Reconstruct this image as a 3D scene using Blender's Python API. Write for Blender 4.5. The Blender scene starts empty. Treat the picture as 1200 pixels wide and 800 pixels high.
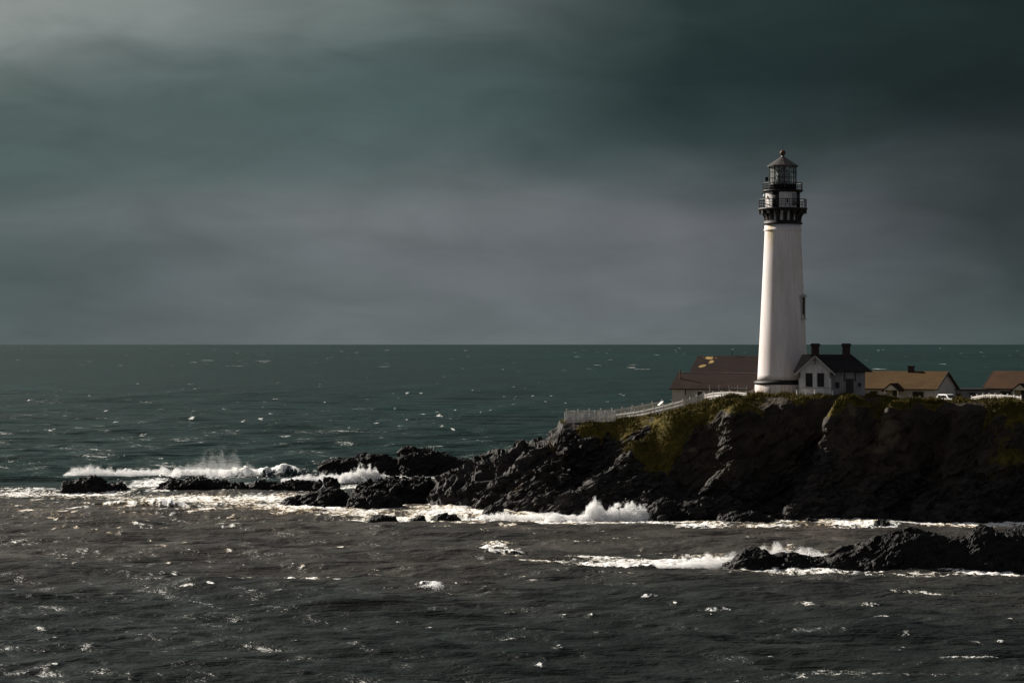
import bpy, math, random
import numpy as np
from mathutils import Vector, Matrix

random.seed(7)
RNG = np.random.default_rng(11)
SC = bpy.context.scene
COL = SC.collection
R = math.radians

# ------------------------------------------------------------------ survey
# real size of the place, metres; camera at the origin of x,y looking along +y
H = 23.65            # eye height over the sea
F = 2838.0           # focal length in units of a 1200 px wide picture
EYE = 402.0          # row of the eye level


def X(px, Y):
    return (px - 600.0) / F * Y


def Z(py, Y):
    return H - (py - EYE) / F * Y


def YS(py):          # distance of a point of the sea surface
    return H * F / (py - EYE)


def lin(r, g, b):
    f = lambda c: ((c / 255 + 0.055) / 1.055) ** 2.4 if c > 10 else c / 255 / 12.92
    return (f(r), f(g), f(b), 1.0)


# ------------------------------------------------------------------ numpy noise
_perm = np.random.default_rng(5).permutation(256)
_perm = np.concatenate([_perm, _perm]).astype(np.int32)
_g = np.random.default_rng(6).normal(size=(256, 3)).astype(np.float32)
_g /= np.linalg.norm(_g, axis=1)[:, None]


def perlin(x, y, z):
    x, y, z = np.broadcast_arrays(np.asarray(x, np.float32), np.asarray(y, np.float32), np.asarray(z, np.float32))
    xi, yi, zi = np.floor(x).astype(np.int32), np.floor(y).astype(np.int32), np.floor(z).astype(np.int32)
    xf, yf, zf = x - xi, y - yi, z - zi
    xi &= 255; yi &= 255; zi &= 255
    u = xf * xf * xf * (xf * (xf * 6 - 15) + 10)
    v = yf * yf * yf * (yf * (yf * 6 - 15) + 10)
    w = zf * zf * zf * (zf * (zf * 6 - 15) + 10)

    def gr(dx, dy, dz):
        h = _perm[_perm[_perm[(xi + dx) & 255] + ((yi + dy) & 255)] + ((zi + dz) & 255)]
        g = _g[h]
        return g[..., 0] * (xf - dx) + g[..., 1] * (yf - dy) + g[..., 2] * (zf - dz)
    a = gr(0, 0, 0); b = gr(1, 0, 0); c = gr(0, 1, 0); d = gr(1, 1, 0)
    e = gr(0, 0, 1); f = gr(1, 0, 1); g = gr(0, 1, 1); h = gr(1, 1, 1)
    l0 = a + u * (b - a); l1 = c + u * (d - c); l2 = e + u * (f - e); l3 = g + u * (h - g)
    m0 = l0 + v * (l1 - l0); m1 = l2 + v * (l3 - l2)
    return (m0 + w * (m1 - m0)) * 1.5


def p2(x, y, k=0):
    x = np.asarray(x, np.float32) + np.float32(k * 13.7); y = np.asarray(y, np.float32) - np.float32(k * 7.3)
    x0, y0 = np.floor(x), np.floor(y)
    xf, yf = x - x0, y - y0
    xi = x0.astype(np.int32) & 255; yi = y0.astype(np.int32) & 255
    u = xf * xf * (3 - 2 * xf); v = yf * yf * (3 - 2 * yf)
    xj = (xi + 1) & 255; yj = (yi + 1) & 255
    px0, px1 = _perm[xi], _perm[xj]
    G0, G1 = _g2[:, 0], _g2[:, 1]

    def c(p, q, dx, dy):
        h = _perm[p + q]
        return G0[h] * (xf - dx) + G1[h] * (yf - dy)
    a = c(px0, yi, 0, 0); b = c(px1, yi, 1, 0); d = c(px0, yj, 0, 1); e = c(px1, yj, 1, 1)
    l = a + u * (b - a)
    return (l + v * (d + u * (e - d) - l)) * np.float32(1.5)


_ga = np.random.default_rng(9).uniform(0, 6.2832, 256)
_g2 = np.stack([np.cos(_ga), np.sin(_ga)], 1).astype(np.float32)


def f2(x, y, k=0, o=3, gain=.5):
    r = 0; a = 1.0; m = 1.0
    for i in range(o):
        r = r + np.float32(a) * p2(x * m, y * m, k + 3 * i)
        a *= gain; m *= 2.03
    return r


_cell = np.random.default_rng(15).random((4096, 7)).astype(np.float32)


def blocks(x, y, z):
    """fractured rock: nearest-cell blocks, each with its own offset and tilt"""
    P = np.stack([np.asarray(x, np.float32).ravel(), np.asarray(y, np.float32).ravel(), np.asarray(z, np.float32).ravel()], 1)
    base = np.floor(P).astype(np.int64)
    best = np.full(len(P), 1e9, np.float32); val = np.zeros(len(P), np.float32)
    for i in (-1, 0, 1):
        for j in (-1, 0, 1):
            for k in (-1, 0, 1):
                c = base + (i, j, k)
                h = ((c[:, 0] * 73856093) ^ (c[:, 1] * 19349663) ^ (c[:, 2] * 83492791)) & 4095
                q = _cell[h]
                d = P - (c + q[:, :3])
                dd = (d * d).sum(1)
                v = (q[:, 3] - .5) + ((q[:, 4:7] - .5) * d).sum(1) * 1.3
                m = dd < best
                best[m] = dd[m]; val[m] = v[m]
    return val.reshape(np.shape(x))


def fbm(x, y, z, o=4, gain=0.5):
    s = 0; a = 1.0; k = 1.0
    for i in range(o):
        s = s + a * perlin(x * k + 17.3 * i, y * k - 9.1 * i, z * k + 4.7 * i)
        a *= gain; k *= 2.03
    return s


def ridged(x, y, z, o=4, gain=0.5):
    s = 0; a = 1.0; k = 1.0; n = 0
    for i in range(o):
        s = s + a * (1 - np.abs(perlin(x * k + 31.3 * i, y * k + 5.1 * i, z * k - 7.7 * i)) * 1.6)
        n += a; a *= gain; k *= 2.07
    return s / n


def sstep(a, b, v):
    t = np.clip((v - a) / (b - a), 0, 1)
    return t * t * (3 - 2 * t)


# ------------------------------------------------------------------ mesh helpers
def link(o, parent=None):
    COL.objects.link(o)
    if parent is not None:
        o.parent = parent
    return o


def np_mesh(name, verts, quads, mat, parent=None, smooth=False, attrs=None, tris=False):
    me = bpy.data.meshes.new(name)
    nv, nf, k = len(verts), len(quads), quads.shape[1]
    me.vertices.add(nv)
    me.vertices.foreach_set('co', np.ascontiguousarray(verts, np.float32).ravel())
    me.loops.add(nf * k)
    me.loops.foreach_set('vertex_index', np.ascontiguousarray(quads, np.int32).ravel())
    me.polygons.add(nf)
    me.polygons.foreach_set('loop_start', np.arange(0, nf * k, k, dtype=np.int32))
    if smooth:
        me.polygons.foreach_set('use_smooth', np.ones(nf, bool))
    me.update(calc_edges=True)
    me.validate()
    for an, av in (attrs or {}).items():
        at = me.attributes.new(an, 'FLOAT', 'POINT')
        at.data.foreach_set('value', np.ascontiguousarray(av, np.float32).ravel())
    if not smooth:
        me.polygons.foreach_set('use_smooth', np.zeros(nf, bool))
    me.materials.append(mat)
    return link(bpy.data.objects.new(name, me), parent)


def grid_quads(nr, nc):
    i = np.arange(nr - 1)[:, None] * nc + np.arange(nc - 1)[None, :]
    i = i.ravel()
    return np.stack([i, i + 1, i + nc + 1, i + nc], 1)


class MB:
    """collects boxes, prisms, lathes and tubes into one mesh"""

    def __init__(s):
        s.v = []; s.f = []

    def poly(s, vs, fs):
        o = len(s.v)
        s.v += [tuple(v) for v in vs]
        s.f += [tuple(i + o for i in f) for f in fs]
        return s

    def box(s, x0, x1, y0, y1, z0, z1):
        return s.poly([(x0, y0, z0), (x1, y0, z0), (x1, y1, z0), (x0, y1, z0),
                       (x0, y0, z1), (x1, y0, z1), (x1, y1, z1), (x0, y1, z1)],
                      [(0, 3, 2, 1), (4, 5, 6, 7), (0, 1, 5, 4), (1, 2, 6, 5), (2, 3, 7, 6), (3, 0, 4, 7)])

    def bar(s, a, b, w, h=None):
        a, b = Vector(a), Vector(b)
        d = (b - a).normalized()
        up = Vector((0, 0, 1)) if abs(d.z) < 0.95 else Vector((0, 1, 0))
        r = d.cross(up).normalized() * w / 2
        u = r.cross(d).normalized() * (h or w) / 2
        vs = [a - r - u, a + r - u, a + r + u, a - r + u, b - r - u, b + r - u, b + r + u, b - r + u]
        return s.poly(vs, [(0, 1, 2, 3), (7, 6, 5, 4), (0, 4, 5, 1), (1, 5, 6, 2), (2, 6, 7, 3), (3, 7, 4, 0)])

    def tube(s, pts, rad, n=8, closed=False):
        pts = [Vector(p) for p in pts]
        N = len(pts); vs = []; fs = []
        for i, p in enumerate(pts):
            d = (pts[(i + 1) % N] - pts[i - 1]) if closed else (pts[min(i + 1, N - 1)] - pts[max(i - 1, 0)])
            d.normalize()
            up = Vector((0, 0, 1)) if abs(d.z) < 0.9 else Vector((1, 0, 0))
            r = d.cross(up).normalized(); u = r.cross(d)
            rr = rad[i] if isinstance(rad, (list, tuple)) else rad
            for k in range(n):
                a = 2 * math.pi * k / n
                vs.append(p + (r * math.cos(a) + u * math.sin(a)) * rr)
        for i in range(N if closed else N - 1):
            j = (i + 1) % N
            for k in range(n):
                m = (k + 1) % n
                fs.append((i * n + k, i * n + m, j * n + m, j * n + k))
        if not closed:
            fs.append(tuple(range(n))[::-1]); fs.append(tuple((N - 1) * n + k for k in range(n)))
        return s.poly(vs, fs)

    def ring(s, r, z, rad, n=48, m=6):
        return s.tube([(r * math.cos(2 * math.pi * i / n), r * math.sin(2 * math.pi * i / n), z) for i in range(n)], rad, m, True)

    def lathe(s, prof, n=48, a0=0.0, a1=2 * math.pi, cap=True):
        full = abs(a1 - a0 - 2 * math.pi) < 1e-6
        m = n if full else n + 1
        vs = []; fs = []
        for r, z in prof:
            for k in range(m):
                a = a0 + (a1 - a0) * k / n
                vs.append((r * math.cos(a), r * math.sin(a), z))
        for i in range(len(prof) - 1):
            for k in range(n):
                q = (k + 1) % m
                fs.append((i * m + k, i * m + q, (i + 1) * m + q, (i + 1) * m + k))
        if cap and full:
            fs.append(tuple(range(m))[::-1]); fs.append(tuple((len(prof) - 1) * m + k for k in range(m)))
        return s.poly(vs, fs)

    def slab(s, quad, t):
        """a flat polygon given thickness t downwards along its normal"""
        q = [Vector(p) for p in quad]
        n = (q[1] - q[0]).cross(q[2] - q[0]).normalized()
        if n.z < 0:
            q.reverse(); n = -n
        k = len(q)
        vs = q + [p - n * t for p in q]
        fs = [tuple(range(k)), tuple(range(k, 2 * k))[::-1]]
        for i in range(k):
            j = (i + 1) % k
            fs.append((j, i, i + k, j + k))
        return s.poly(vs, fs)

    def build(s, name, mat, parent=None, smooth=False, loc=None, rot=0.0, bevel=0.0):
        me = bpy.data.meshes.new(name)
        me.from_pydata([tuple(v) for v in s.v], [], s.f)
        me.update()
        if smooth:
            for p in me.polygons:
                p.use_smooth = len(p.vertices) < 6
        me.materials.append(mat)
        o = link(bpy.data.objects.new(name, me), parent)
        if loc:
            o.location = loc
        o.rotation_euler.z = rot
        if bevel:
            b = o.modifiers.new('bevel', 'BEVEL'); b.width = bevel; b.segments = 2; b.limit_method = 'ANGLE'
        return o


def tag(o, label=None, cat=None, group=None, kind=None):
    if label: o['label'] = label
    if cat: o['category'] = cat
    if group: o['group'] = group
    if kind: o['kind'] = kind
    return o


def empty(name, loc, rz=0.0, label=None, cat=None, group=None):
    o = bpy.data.objects.new(name, None)
    o.empty_display_size = 0.5
    link(o); o.location = loc; o.rotation_euler.z = rz
    return tag(o, label, cat, group)


# ------------------------------------------------------------------ materials
class NT:
    def __init__(s, tree):
        s.t = tree; s.n = tree.nodes; s.l = tree.links

    def new(s, typ, **kw):
        n = s.n.new(typ)
        for k, v in kw.items():
            setattr(n, k, v)
        return n

    def put(s, sock, val):
        if isinstance(val, bpy.types.NodeSocket):
            s.l.new(val, sock)
        elif val is not None:
            sock.default_value = val

    def math(s, op, a, b=None, c=None, clamp=False):
        n = s.new('ShaderNodeMath', operation=op, use_clamp=clamp)
        for i, v in enumerate((a, b, c)):
            s.put(n.inputs[i], v)
        return n.outputs[0]

    def rng(s, v, a, b, c=0.0, d=1.0, smooth=True):
        n = s.new('ShaderNodeMapRange', interpolation_type='SMOOTHSTEP' if smooth else 'LINEAR')
        for i, q in enumerate((v, a, b, c, d)):
            s.put(n.inputs[i], q)
        return n.outputs[0]

    def mix(s, f, a, b, blend='MIX'):
        n = s.new('ShaderNodeMix', data_type='RGBA', blend_type=blend)
        s.put(n.inputs[0], f); s.put(n.inputs[6], a); s.put(n.inputs[7], b)
        return n.outputs[2]

    def noise(s, vec, scale, detail=4.0, rough=0.55, dist=0.0):
        n = s.new('ShaderNodeTexNoise')
        s.put(n.inputs['Vector'], vec)
        n.inputs['Scale'].default_value = scale; n.inputs['Detail'].default_value = detail
        n.inputs['Roughness'].default_value = rough; n.inputs['Distortion'].default_value = dist
        return n.outputs['Fac']

    def mapping(s, vec, sc=(1, 1, 1), rot=(0, 0, 0), loc=(0, 0, 0)):
        n = s.new('ShaderNodeMapping')
        s.put(n.inputs['Vector'], vec)
        n.inputs['Scale'].default_value = sc; n.inputs['Rotation'].default_value = rot; n.inputs['Location'].default_value = loc
        return n.outputs[0]

    def ramp(s, f, stops):
        n = s.new('ShaderNodeValToRGB')
        s.put(n.inputs[0], f)
        e = n.color_ramp.elements
        while len(e) < len(stops):
            e.new(0.5)
        for el, (p, c) in zip(e, stops):
            el.position = p; el.color = c if len(c) == 4 else (*c, 1)
        return n.outputs[0]

    def bump(s, h, strength, dist, normal=None):
        n = s.new('ShaderNodeBump')
        n.inputs['Strength'].default_value = strength; n.inputs['Distance'].default_value = dist
        s.put(n.inputs['Height'], h)
        if normal is not None:
            s.put(n.inputs['Normal'], normal)
        return n.outputs[0]

    def attr(s, name):
        return s.new('ShaderNodeAttribute', attribute_name=name).outputs['Fac']


def new_mat(name):
    m = bpy.data.materials.new(name); m.use_nodes = True
    t = NT(m.node_tree); b = t.n['Principled BSDF']
    return m, t, b


def c4(c):
    return (*c, 1.0) if len(c) == 3 else c


def simple(name, col, rough=0.7, col2=None, scale=1.5, stretch=(1, 1, 1), bump=0.2, spec=0.3, metal=0.0, fine=9.0):
    """painted / weathered surface: two tones in a noise pattern of the thing itself, plus fine relief"""
    m, t, b = new_mat(name)
    tc = t.new('ShaderNodeTexCoord').outputs['Object']
    n = t.noise(t.mapping(tc, stretch), scale, 6, 0.62, 0.3)
    f = t.rng(n, 0.38, 0.68)
    c2 = col2 or tuple(x * 0.72 for x in col)
    t.put(b.inputs['Base Color'], t.mix(f, c4(col), c4(c2)))
    b.inputs['Roughness'].default_value = rough
    b.inputs['Specular IOR Level'].default_value = spec
    b.inputs['Metallic'].default_value = metal
    if bump:
        t.put(b.inputs['Normal'], t.bump(t.noise(tc, fine, 4), bump, 0.03))
    return m


M = {}
M['white_wall'] = simple('white_painted_wall', (0.64, 0.61, 0.59), 0.75, (0.47, 0.435, 0.41), 0.8, (1, 1, 0.35))
M['grey_wall'] = simple('grey_and_shaded_wall', (0.27, 0.255, 0.25), 0.85, (0.19, 0.178, 0.175), 0.9, (1, 1, 0.5))  # plain grey walls, and the painted-in shade of the workroom's main wall
M['cream_wall'] = simple('cream_wall', (0.42, 0.39, 0.37), 0.8, (0.32, 0.29, 0.27), 0.7, (1, 1, 0.4))
M['black_iron'] = simple('black_iron', (0.012, 0.012, 0.013), 0.55, (0.022, 0.018, 0.015), 2.0, bump=0.15, spec=0.2)
M['rust_iron'] = simple('rusty_iron', (0.10, 0.045, 0.022), 0.7, (0.05, 0.03, 0.02), 3.0)
M['roof_metal'] = simple('dark_metal_roof', (0.055, 0.045, 0.042), 0.5, (0.035, 0.03, 0.03), 1.5, spec=0.5)
M['dark_shingle'] = None
M['frame_white'] = simple('white_frame', (0.72, 0.70, 0.66), 0.7, (0.5, 0.47, 0.42), 2.5)
M['trim_dark'] = simple('dark_trim', (0.05, 0.042, 0.04), 0.7)
M['brick'] = simple('sooty_brick', (0.050, 0.026, 0.024), 0.9, (0.030, 0.018, 0.017), 3.0, bump=0.5)
M['wood_grey'] = simple('weathered_wood', (0.24, 0.22, 0.21), 0.9, (0.15, 0.135, 0.125), 3.0, (1, 1, 0.3))
M['door'] = simple('dark_door', (0.045, 0.04, 0.04), 0.7)
M['board_white'] = simple('white_board', (0.8, 0.8, 0.8), 0.45)
M['blue_bin'] = simple('dark_blue_plastic', (0.02, 0.025, 0.06), 0.5)
M['rubber'] = simple('black_rubber', (0.015, 0.015, 0.015), 0.8)
M['car_white'] = simple('white_car_paint', (0.75, 0.75, 0.75), 0.25, (0.66, 0.66, 0.65), 2.0, bump=0.0, spec=0.6)


def fence_white():
    m, t, b = new_mat('white_picket_paint')
    tc = t.new('ShaderNodeTexCoord').outputs['Object']
    n = t.noise(t.mapping(tc, (1, 1, 0.25)), 3.0, 5)
    t.put(b.inputs['Base Color'], t.mix(t.rng(n, 0.35, 0.7), (0.74, 0.72, 0.70, 1), (0.52, 0.48, 0.43, 1)))
    b.inputs['Roughness'].default_value = 0.75
    return m


M['picket'] = fence_white()


def glass_dark():
    m, t, b = new_mat('dark_window_glass')
    b.inputs['Base Color'].default_value = (0.010, 0.010, 0.011, 1)
    b.inputs['Roughness'].default_value = 0.08
    tc = t.new('ShaderNodeTexCoord').outputs['Object']
    t.put(b.inputs['Normal'], t.bump(t.noise(tc, 2.0, 2), 0.05, 0.1))
    return m


M['glass'] = glass_dark()


def lantern_glass():
    m, t, b = new_mat('salty_lantern_glass')
    out = t.n['Material Output']
    tr = t.new('ShaderNodeBsdfTransparent'); tr.inputs[0].default_value = (0.80, 0.84, 0.84, 1)
    b.inputs['Base Color'].default_value = (0.42, 0.42, 0.41, 1)
    b.inputs['Roughness'].default_value = 0.12
    tc = t.new('ShaderNodeTexCoord').outputs['Object']
    f = t.rng(t.noise(t.mapping(tc, (1, 1, 0.5)), 2.0, 5), 0.3, 0.75, 0.16, 0.42)
    mx = t.new('ShaderNodeMixShader')
    t.put(mx.inputs[0], f); t.l.new(tr.outputs[0], mx.inputs[1]); t.l.new(b.outputs[0], mx.inputs[2])
    t.l.new(mx.outputs[0], out.inputs[0])
    return m


M['lantern_glass'] = lantern_glass()


def lens_glass():
    m, t, b = new_mat('fresnel_lens_glass')
    tc = t.new('ShaderNodeTexCoord').outputs['Object']
    w = t.new('ShaderNodeTexWave', wave_type='BANDS', bands_direction='Z')
    t.put(w.inputs['Vector'], tc); w.inputs['Scale'].default_value = 3.0
    t.put(b.inputs['Base Color'], t.mix(w.outputs['Fac'], (0.30, 0.31, 0.30, 1), (0.16, 0.18, 0.18, 1)))
    b.inputs['Roughness'].default_value = 0.1
    t.put(b.inputs['Normal'], t.bump(w.outputs['Fac'], 0.6, 0.05))
    return m


M['lens'] = lens_glass()


def tower_paint():
    m, t, b = new_mat('whitewashed_brick_tower')
    geo = t.new('ShaderNodeTexCoord').outputs['Object']
    sep = t.new('ShaderNodeSeparateXYZ'); t.l.new(geo, sep.inputs[0])
    big = t.noise(t.mapping(geo, (1, 1, 0.25)), 0.45, 5, 0.6)
    streak = t.noise(t.mapping(geo, (3.0, 3.0, 0.10)), 1.0, 5, 0.6)
    c = t.mix(t.rng(big, 0.35, 0.7), (0.71, 0.655, 0.64, 1), (0.59, 0.535, 0.52, 1))
    c = t.mix(t.math('MULTIPLY', t.rng(streak, 0.46, 0.70), 0.6), c, (0.52, 0.47, 0.44, 1))
    # yellow-brown run-off stain under the gallery, on the seaward side (a mark of its own)
    ang = t.math('ARCTAN2', sep.outputs[1], sep.outputs[0])
    d = t.math('ABSOLUTE', t.math('ADD', ang, 2.42))
    st = t.math('MULTIPLY', t.rng(d, 0.02, 0.30, 1, 0), t.rng(sep.outputs[2], 19.8, 24.2, 0, 1))
    st = t.math('MULTIPLY', st, t.rng(t.noise(t.mapping(geo, (2, 2, .5)), 1.6, 5), 0.35, 0.55))
    c = t.mix(st, c, (0.50, 0.36, 0.08, 1))
    # grime towards weathered foot: patchy rust runs
    ft = t.math('MULTIPLY', t.rng(sep.outputs[2], 0.2, 2.2, 1, 0), t.rng(streak, 0.42, 0.6))
    c = t.mix(t.math('MULTIPLY', ft, 0.7), c, (0.36, 0.24, 0.17, 1))
    t.put(b.inputs['Base Color'], c)
    b.inputs['Roughness'].default_value = 0.8
    b.inputs['Specular IOR Level'].default_value = 0.2
    br = t.noise(t.mapping(geo, (1, 1, 2.5)), 2.2, 5, 0.65)
    t.put(b.inputs['Normal'], t.bump(br, 0.25, 0.05))
    return m


M['tower'] = tower_paint()


def shingle(name, c1, c2, patch=None, patch_c=None, patch_at=None):
    """roofing in courses; 'patch' adds lichen spots"""
    m, t, b = new_mat(name)
    tc = t.new('ShaderNodeTexCoord').outputs['Object']
    n = t.noise(t.mapping(tc, (0.5, 1, 1)), 0.7, 6, 0.65, 0.5)
    c = t.mix(t.rng(n, 0.32, 0.68), c4(c1), c4(c2))
    w = t.new('ShaderNodeTexWave', wave_type='BANDS', bands_direction='Z')
    t.put(w.inputs['Vector'], tc); w.inputs['Scale'].default_value = 1.6; w.inputs['Distortion'].default_value = 1.2
    w.inputs['Detail'].default_value = 3
    c = t.mix(t.math('MULTIPLY', w.outputs['Fac'], 0.35), c, c4(tuple(v * 0.55 for v in c1)))
    if patch:
        sep = t.new('ShaderNodeSeparateXYZ'); t.l.new(tc, sep.inputs[0])
        acc = None
        wob = t.noise(tc, 1.7, 4, 0.6)
        for (px_, pz_, rx_, rz_) in patch_at:
            dx = t.math('DIVIDE', t.math('SUBTRACT', sep.outputs[0], px_), rx_)
            dz = t.math('DIVIDE', t.math('SUBTRACT', sep.outputs[2], pz_), rz_)
            q = t.math('ADD', t.math('MULTIPLY', dx, dx), t.math('MULTIPLY', dz, dz))
            q = t.math('ADD', q, t.math('MULTIPLY', t.math('SUBTRACT', wob, 0.5), 7.0))
            f = t.rng(q, 0.75, 1.1, 1, 0)
            acc = f if acc is None else t.math('MAXIMUM', acc, f)
        c = t.mix(acc, c, c4(patch_c))
    t.put(b.inputs['Base Color'], c)
    b.inputs['Roughness'].default_value = 0.85
    b.inputs['Specular IOR Level'].default_value = 0.06
    t.put(b.inputs['Normal'], t.bump(t.math('ADD', w.outputs['Fac'], t.noise(tc, 6, 4)), 0.3, 0.04))
    return m


M['roof_dark'] = shingle('charcoal_shingle_roof', (0.022, 0.021, 0.022), (0.034, 0.031, 0.031))
M['roof_brown'] = shingle('brown_shingle_roof', (0.024, 0.0155, 0.0135), (0.036, 0.023, 0.020))
M['roof_lichen'] = shingle('brown_roof_with_lichen', (0.032, 0.0215, 0.019), (0.022, 0.0155, 0.014), True, (0.42, 0.29, 0.12),
                           [(-5.0, 6.6, .85, .16), (-4.4, 5.95, .35, .22), (-5.6, 5.3, .5, .24)])
M['roof_ochre'] = shingle('ochre_shingle_roof', (0.088, 0.054, 0.023), (0.062, 0.036, 0.018))
M['roof_red'] = shingle('red_brown_shingle_roof', (0.068, 0.038, 0.022), (0.048, 0.027, 0.017))


def headland_mat():
    m, t, b = new_mat('headland_rock_and_turf')
    geo = t.new('ShaderNodeNewGeometry').outputs['Position']
    g = t.attr('turf'); tan = t.attr('tan'); earth = t.attr('earth')
    strata = t.noise(t.mapping(geo, (0.35, 1.2, 1.9), (0, R(-28), 0)), 1.1, 7, 0.66, 0.6)
    n2 = t.noise(geo, 0.35, 5, 0.6)
    rock = t.mix(t.rng(strata, 0.36, 0.66), (0.013, 0.0123, 0.0118, 1), (0.044, 0.039, 0.036, 1))
    rock = t.mix(t.rng(n2, 0.5, 0.75, 0, 0.5), rock, (0.024, 0.019, 0.015, 1))
    rock = t.mix(earth, rock, t.mix(t.rng(n2, .35, .7), (0.028, 0.022, 0.016, 1), (0.054, 0.041, 0.028, 1)))
    rock = t.mix(t.rng(t.math('ADD', tan, t.math('MULTIPLY', t.math('SUBTRACT', strata, .5), 1.6)), .4, .7), rock, t.mix(strata, (0.12, 0.088, 0.055, 1), (0.055, 0.042, 0.029, 1)))
    n3 = t.noise(geo, 0.9, 7, 0.7)
    turf = t.mix(t.rng(n3, 0.33, 0.66), (0.058, 0.054, 0.011, 1), (0.118, 0.086, 0.017, 1))
    turf = t.mix(t.rng(n2, 0.45, 0.7, 0, 0.65), turf, (0.034, 0.030, 0.012, 1))
    gf = t.rng(t.math('ADD', g, t.math('MULTIPLY', t.math('SUBTRACT', n3, 0.5), 0.8)), 0.38, 0.62)
    t.put(b.inputs['Base Color'], t.mix(gf, rock, turf))
    t.put(b.inputs['Roughness'], t.rng(gf, 0, 1, 0.62, 0.95))
    b.inputs['Specular IOR Level'].default_value = 0.10
    h = t.math('ADD', t.math('MULTIPLY', strata, 1.2), t.noise(geo, 4.5, 6, 0.7))
    t.put(b.inputs['Normal'], t.bump(h, 0.7, 0.14))
    return m


M['headland'] = headland_mat()


def rock_mat():
    m, t, b = new_mat('wet_black_rock')
    geo = t.new('ShaderNodeNewGeometry').outputs['Position']
    strata = t.noise(t.mapping(geo, (0.5, 1.2, 1.8), (0, R(-24), 0)), 1.3, 7, 0.66, 0.5)
    t.put(b.inputs['Base Color'], t.mix(t.rng(strata, 0.36, 0.7), (0.006, 0.0058, 0.0058, 1), (0.017, 0.0156, 0.015, 1)))
    t.put(b.inputs['Roughness'], t.rng(strata, 0.3, 0.7, 0.5, 0.75))
    b.inputs['Specular IOR Level'].default_value = 0.12
    t.put(b.inputs['Normal'], t.bump(t.math('ADD', strata, t.noise(geo, 5, 6, 0.7)), 0.7, 0.12))
    return m


M['rock'] = rock_mat()


def grass_mat():
    m, t, b = new_mat('coastal_grass')
    geo = t.new('ShaderNodeNewGeometry').outputs['Position']
    n = t.noise(geo, 0.8, 6, 0.7); n2 = t.noise(geo, 0.25, 4)
    c = t.mix(t.rng(n, 0.35, 0.65), (0.060, 0.056, 0.011, 1), (0.12, 0.088, 0.017, 1))
    c = t.mix(t.rng(n2, 0.45, 0.7, 0, 0.6), c, (0.036, 0.030, 0.012, 1))
    t.put(b.inputs['Base Color'], c)
    b.inputs['Roughness'].default_value = 0.9
    b.inputs['Specular IOR Level'].default_value = 0.1
    return m


M['grass'] = grass_mat()


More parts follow.
